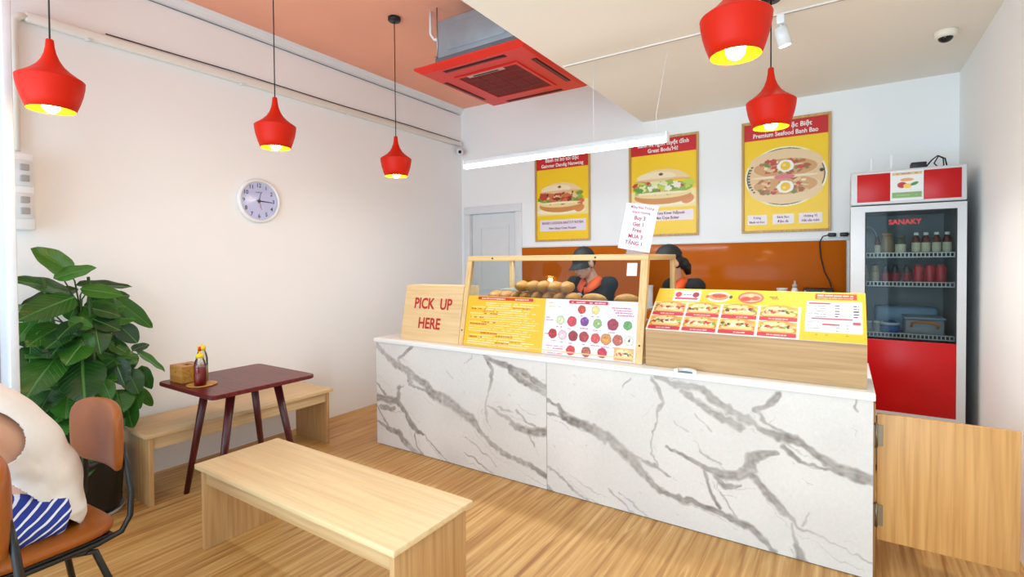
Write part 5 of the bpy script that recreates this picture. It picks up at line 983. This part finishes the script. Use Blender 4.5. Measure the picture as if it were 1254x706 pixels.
part('header_panel', B().rbox(.076, .262, FY-.003, FY-.0002, 1.880, 2.072, .001), M_fred, hdr); part('header_panel', B().rbox(.440, .630, FY-.003, FY-.0002, 1.880, 2.072, .001), M_fred, hdr)
lb = part('header_label', B().rbox(.263, .439, FY-.004, FY-.0002, 1.882, 2.078, .001), M_white, hdr)
c = Canvas(.17, .19, .003, (224, 222, 220)); c.rect(.006, .012, .164, .05, (124, 160, 96)); c.dashes(.03, .14, .03, .006, (170, 190, 150), 3); c.rect(.006, .165, .164, .182, (206, 176, 130)); c.dashes(.03, .14, .173, .006, (170, 100, 60), 4)
c.ell(.06, .098, .026, .020, (186, 30, 36)); c.ell(.088, .090, .022, .016, (236, 190, 70)); c.ell(.085, .132, .036, .011, (226, 150, 90)); c.ell(.125, .103, .022, .010, (70, 130, 60), .4); c.rect(.005, .06, .165, .062, (210, 205, 200))
c.put('print', lb, (.266, FY-.0043, 1.885), (1, 0, 0), (0, 0, 1))
# door: stiles and rails round the pane, red panel below, shelf rails behind
dr_ = part('door', B().box(FX0, .122, FY, FY+.045, .402, 1.853).box(.611, FX1, FY, FY+.045, .402, 1.853).box(.1221, .6109, FY, FY+.045, 1.812, 1.853).box(.1221, .6109, FY, FY+.045, .402, .440), M_fr, fg)
part('door_glass', B().box(.1222, .6108, FY+.008, FY+.014, .932, 1.8118), glass('fridge_glass', (228, 234, 234), .04, 0.0, 1.22), dr_)
part('lower_panel', B().rbox(.1222, .6108, FY+.004, FY+.04, .4405, .931, .003), M_fred, dr_)
part('gasket', B().box(.1222, .1285, FY+.001, FY+.0075, .932, 1.811).box(.6045, .6108, FY+.001, FY+.0075, .932, 1.811).box(.1286, .6044, FY+.001, FY+.0075, 1.805, 1.811), M_black, dr_)
part('kick_plate', B().box(FX0, FX1, FY+.02, FY+.049, .05, .398), mat('kick_grey', (120, 122, 126), .5), fg)
for x in (FX0+.05, FX1-.05):
    for y in (FY+.09, FB-.06): part('foot', B().cyl((x, y, 0), (x, y, .05), .02, n=12), M_black, fg)
letters(dr_, [('SANAKY', .0, .0, .046, 'CENTER', .03, 1.0)], (.342, FY+.0070, 1.735), (1, 0, 0), (0, 0, 1), M_red, 'brand_lettering', .0005)
SH = (1.500, 1.300, .945)
for z in SH:
    s = part('wire_shelf', B().box(.085, .612, FY+.075, FB-.05, z-.006, z), mat('shelf_white', (214, 214, 214), .5), fg)
    rl = B(); rl.box(.09, .607, FY+.062, FY+.068, z-.004, z+.002); rl.box(.09, .607, FY+.062, FY+.068, z+.024, z+.030)
    for k2 in range(25): xx = .09+.517*k2/24; rl.box(xx-.003, xx+.003, FY+.062, FY+.068, z+.0021, z+.0239)
    part('shelf_guard', rl, MATS['shelf_white'], s); part('guard_back', B().box(.095, .602, FY+.069, FY+.072, z-.002, z+.028), M_slot, s)
def drink(kind, x, z, h, r, label, body, lab=None, capm=None, group='bottles and cans in the fridge', y=FY+.125):
    t = thing(kind, (x, y, z), label, 'can' if 'can' in kind else 'jar' if 'jar' in kind else 'bottle', group); p = (x, y, z+.0005)
    if kind == 'drink_can':
        part('can_body', B().lathe([(.001, 0), (r*.85, 0), (r, .012), (r, h-.022), (r*.78, h-.004), (.001, h-.004)], p, 22), body, t); part('can_lid', B().lathe([(.001, h-.003), (r*.72, h-.003), (r*.78, h), (r*.70, h), (.001, h-.0025)], p, 22), M_steel, t)
    else:
        nk = r*.50 if kind == 'drink_bottle' else r*.80
        part('bottle_body', B().lathe([(.001, 0), (r*.92, 0), (r, .006), (r, h*.66), (r*.90, h*.76), (nk, h*.84), (nk, h*.90), (.001, h*.90)], p, 22), body, t)
        part('cap', B().lathe([(nk*1.12, h*.885), (nk*1.12, h*.99), (nk*.9, h), (.001, h)], p, 22, cap0=True), capm or M_white, t)
    if lab: part('paper_label', B().lathe([(r*1.015, h*.20), (r*1.015, h*.58)], p, 22), lab, t)
cream = mat('label_cream', (206, 200, 172), .6, var=.2, scale=60); brown = mat('sauce_brown', (92, 30, 24), .3); tan_ = mat('pickle_tan', (150, 122, 84), .4, var=.2, scale=30); olive = mat('olive_glass', (62, 66, 46), .3); grey_ = mat('milky_glass', (160, 160, 156), .3)
t = thing('clip_jar', (.135, FY+.14, SH[0]), 'large clear glass jar at the left end of the top fridge shelf', 'jar', 'bottles and cans in the fridge')
part('jar_body', B().lathe([(.001, .001), (.046, .001), (.048, .006), (.048, .15), (.036, .185), (.001, .19)], (.137, FY+.14, SH[0]), 26), mat('jar_milky', (140, 142, 140), .25), t); part('clip_wire', B().tube([(.137+.054*math.cos(a), FY+.085, SH[0]+.13+.085*math.sin(a)) for a in np.linspace(.1, 3.04, 14)], .003, 6), M_steel, t)
drink('drink_bottle', .200, SH[0], .145, .019, 'slim bottle with pale label next to the large clear jar', brown, cream, mat('cap_brown', (80, 40, 30), .5))
drink('glass_jar', .256, SH[0], .165, .036, 'wide jar with tan contents on the top fridge shelf', tan_, None, mat('cap_gold', (176, 120, 60), .4))
drink('glass_jar', .329, SH[0], .150, .031, 'dark green jar with cream label on the top fridge shelf', olive, cream, mat('cap_green', (70, 84, 60), .5))
for i, x in enumerate((.414, .466, .522, .577)): drink('drink_bottle', x, SH[0], .165, .0245, ('red-brown bottle with white cap beside the dark green jar', 'second red-brown bottle with white cap from the dark green jar', 'third red-brown bottle with white cap from the dark green jar', 'red-brown bottle with white cap at the right end of the top shelf')[i], brown, cream, M_white)
for i, x in enumerate((.125, .186)): drink('drink_bottle', x, SH[1], .158, .026, ('pale brown bottle at the left end of the middle fridge shelf', 'pale brown bottle, second from left on the middle fridge shelf')[i], tan_, mat('label_beige', (168, 156, 124), .6, var=.3, scale=50), mat('cap_dark', (40, 40, 34), .5))
dkb = mat('cola_dark', (30, 34, 30), .3); rlb = mat('label_red_green', (150, 40, 44), .5, var=.5, scale=40)
for i, x in enumerate((.247, .302, .365)): drink('drink_bottle', x, SH[1], .150, .0255, ('dark bottle with red label beside the pale brown bottles', 'middle one of three dark bottles with red labels', 'dark bottle with red label beside the red cans')[i], dkb, rlb, mat('cap_dark', (40, 40, 34), .5))
rc = mat('can_red', (190, 50, 58), .35, var=.1, scale=30)
for i, x in enumerate((.427, .488, .547)): drink('drink_can', x, SH[1], .145, .0275, ('red drink can beside the dark bottles', 'middle red drink can of three', 'red drink can at the right end of the middle shelf')[i], rc)
drink('glass_jar', .150, SH[2], .10, .022, 'small pale jar at the left of the lowest fridge shelf', grey_, None, M_white); drink('glass_jar', .196, SH[2], .10, .021, 'small pale jar, second from left on the lowest fridge shelf', grey_, None, M_white)
M_blue = mat('blue_bag', (60, 110, 190), .5, var=.3, scale=12)
t = thing('food_pack', (.275, FY+.16, SH[2]), 'blue and white plastic food pack on the lowest fridge shelf', 'food pack'); b_ = B(); b_.ball((.275, FY+.17, SH[2]+.055), (.058, .07, .054), None, 20, 12); part('pack_body', b_, M_blue, t); part('pack_band', B().tube([(.275+.050*math.cos(a), FY+.17+.062*math.sin(a), SH[2]+.085) for a in np.linspace(0, 2*math.pi, 24)], .010, 6), M_white, t)
t = thing('food_box', (.45, FY+.20, SH[2]), 'clear food box with orange handle on the lowest fridge shelf', 'food box')
part('box_body', B().rbox(.355, .565, FY+.11, FY+.33, SH[2]+.0005, SH[2]+.125, .012), mat('cloudy_plastic', (150, 156, 164), .35), t); part('box_lid', B().rbox(.348, .572, FY+.10, FY+.34, SH[2]+.1255, SH[2]+.140, .005), mat('lid_blue_grey', (150, 170, 196), .4), t)
part('handle', B().tube([(.39, FY+.102, SH[2]+.075), (.39, FY+.085, SH[2]+.10), (.42, FY+.082, SH[2]+.112), (.50, FY+.082, SH[2]+.108), (.53, FY+.085, SH[2]+.095), (.53, FY+.102, SH[2]+.07)], .008, 8), mat('handle_orange', (214, 130, 40), .4), t)
t = thing('plastic_tray', (.34, FY+.30, SH[2]), 'pale blue plastic tray at the back of the lowest fridge shelf', 'tray'); part('tray_body', B().rbox(.20, .56, FY+.355, FY+.52, SH[2]+.0005, SH[2]+.19, .02), mat('tray_blue', (150, 186, 220), .4), t)
# router and adapter on the fridge
rt_ = thing('wifi_router', (.20, 4.52, 2.0925), 'white router with upright antennas on top of the fridge', 'router')
part('router_body', B().rbox(.13, .30, 4.46, 4.58, 2.0925, 2.122, .008), M_white, rt_)
for x, z in ((.168, 2.225), (.335-.05, 2.23)): part('antenna', B().rbox(x-.009, x+.009, 4.575, 4.588, 2.10, z, .003), M_white, rt_)
ad = thing('power_adapter', (.44, 4.48, 2.0925), 'black power adapter with looped cable on top of the fridge', 'adapter')
part('adapter_body', B().rbox(.385, .47, 4.44, 4.53, 2.0925, 2.150, .006), M_black, ad)
part('adapter_cable', B().tube([(.472, 4.48, 2.12), (.50, 4.48, 2.16), (.53, 4.47, 2.185), (.56, 4.48, 2.165), (.565, 4.49, 2.12), (.54, 4.50, 2.105), (.515, 4.50, 2.14), (.54, 4.51, 2.19), (.575, 4.52, 2.17), (.59, 4.53, 2.098)], .0045, 8), M_black, ad)
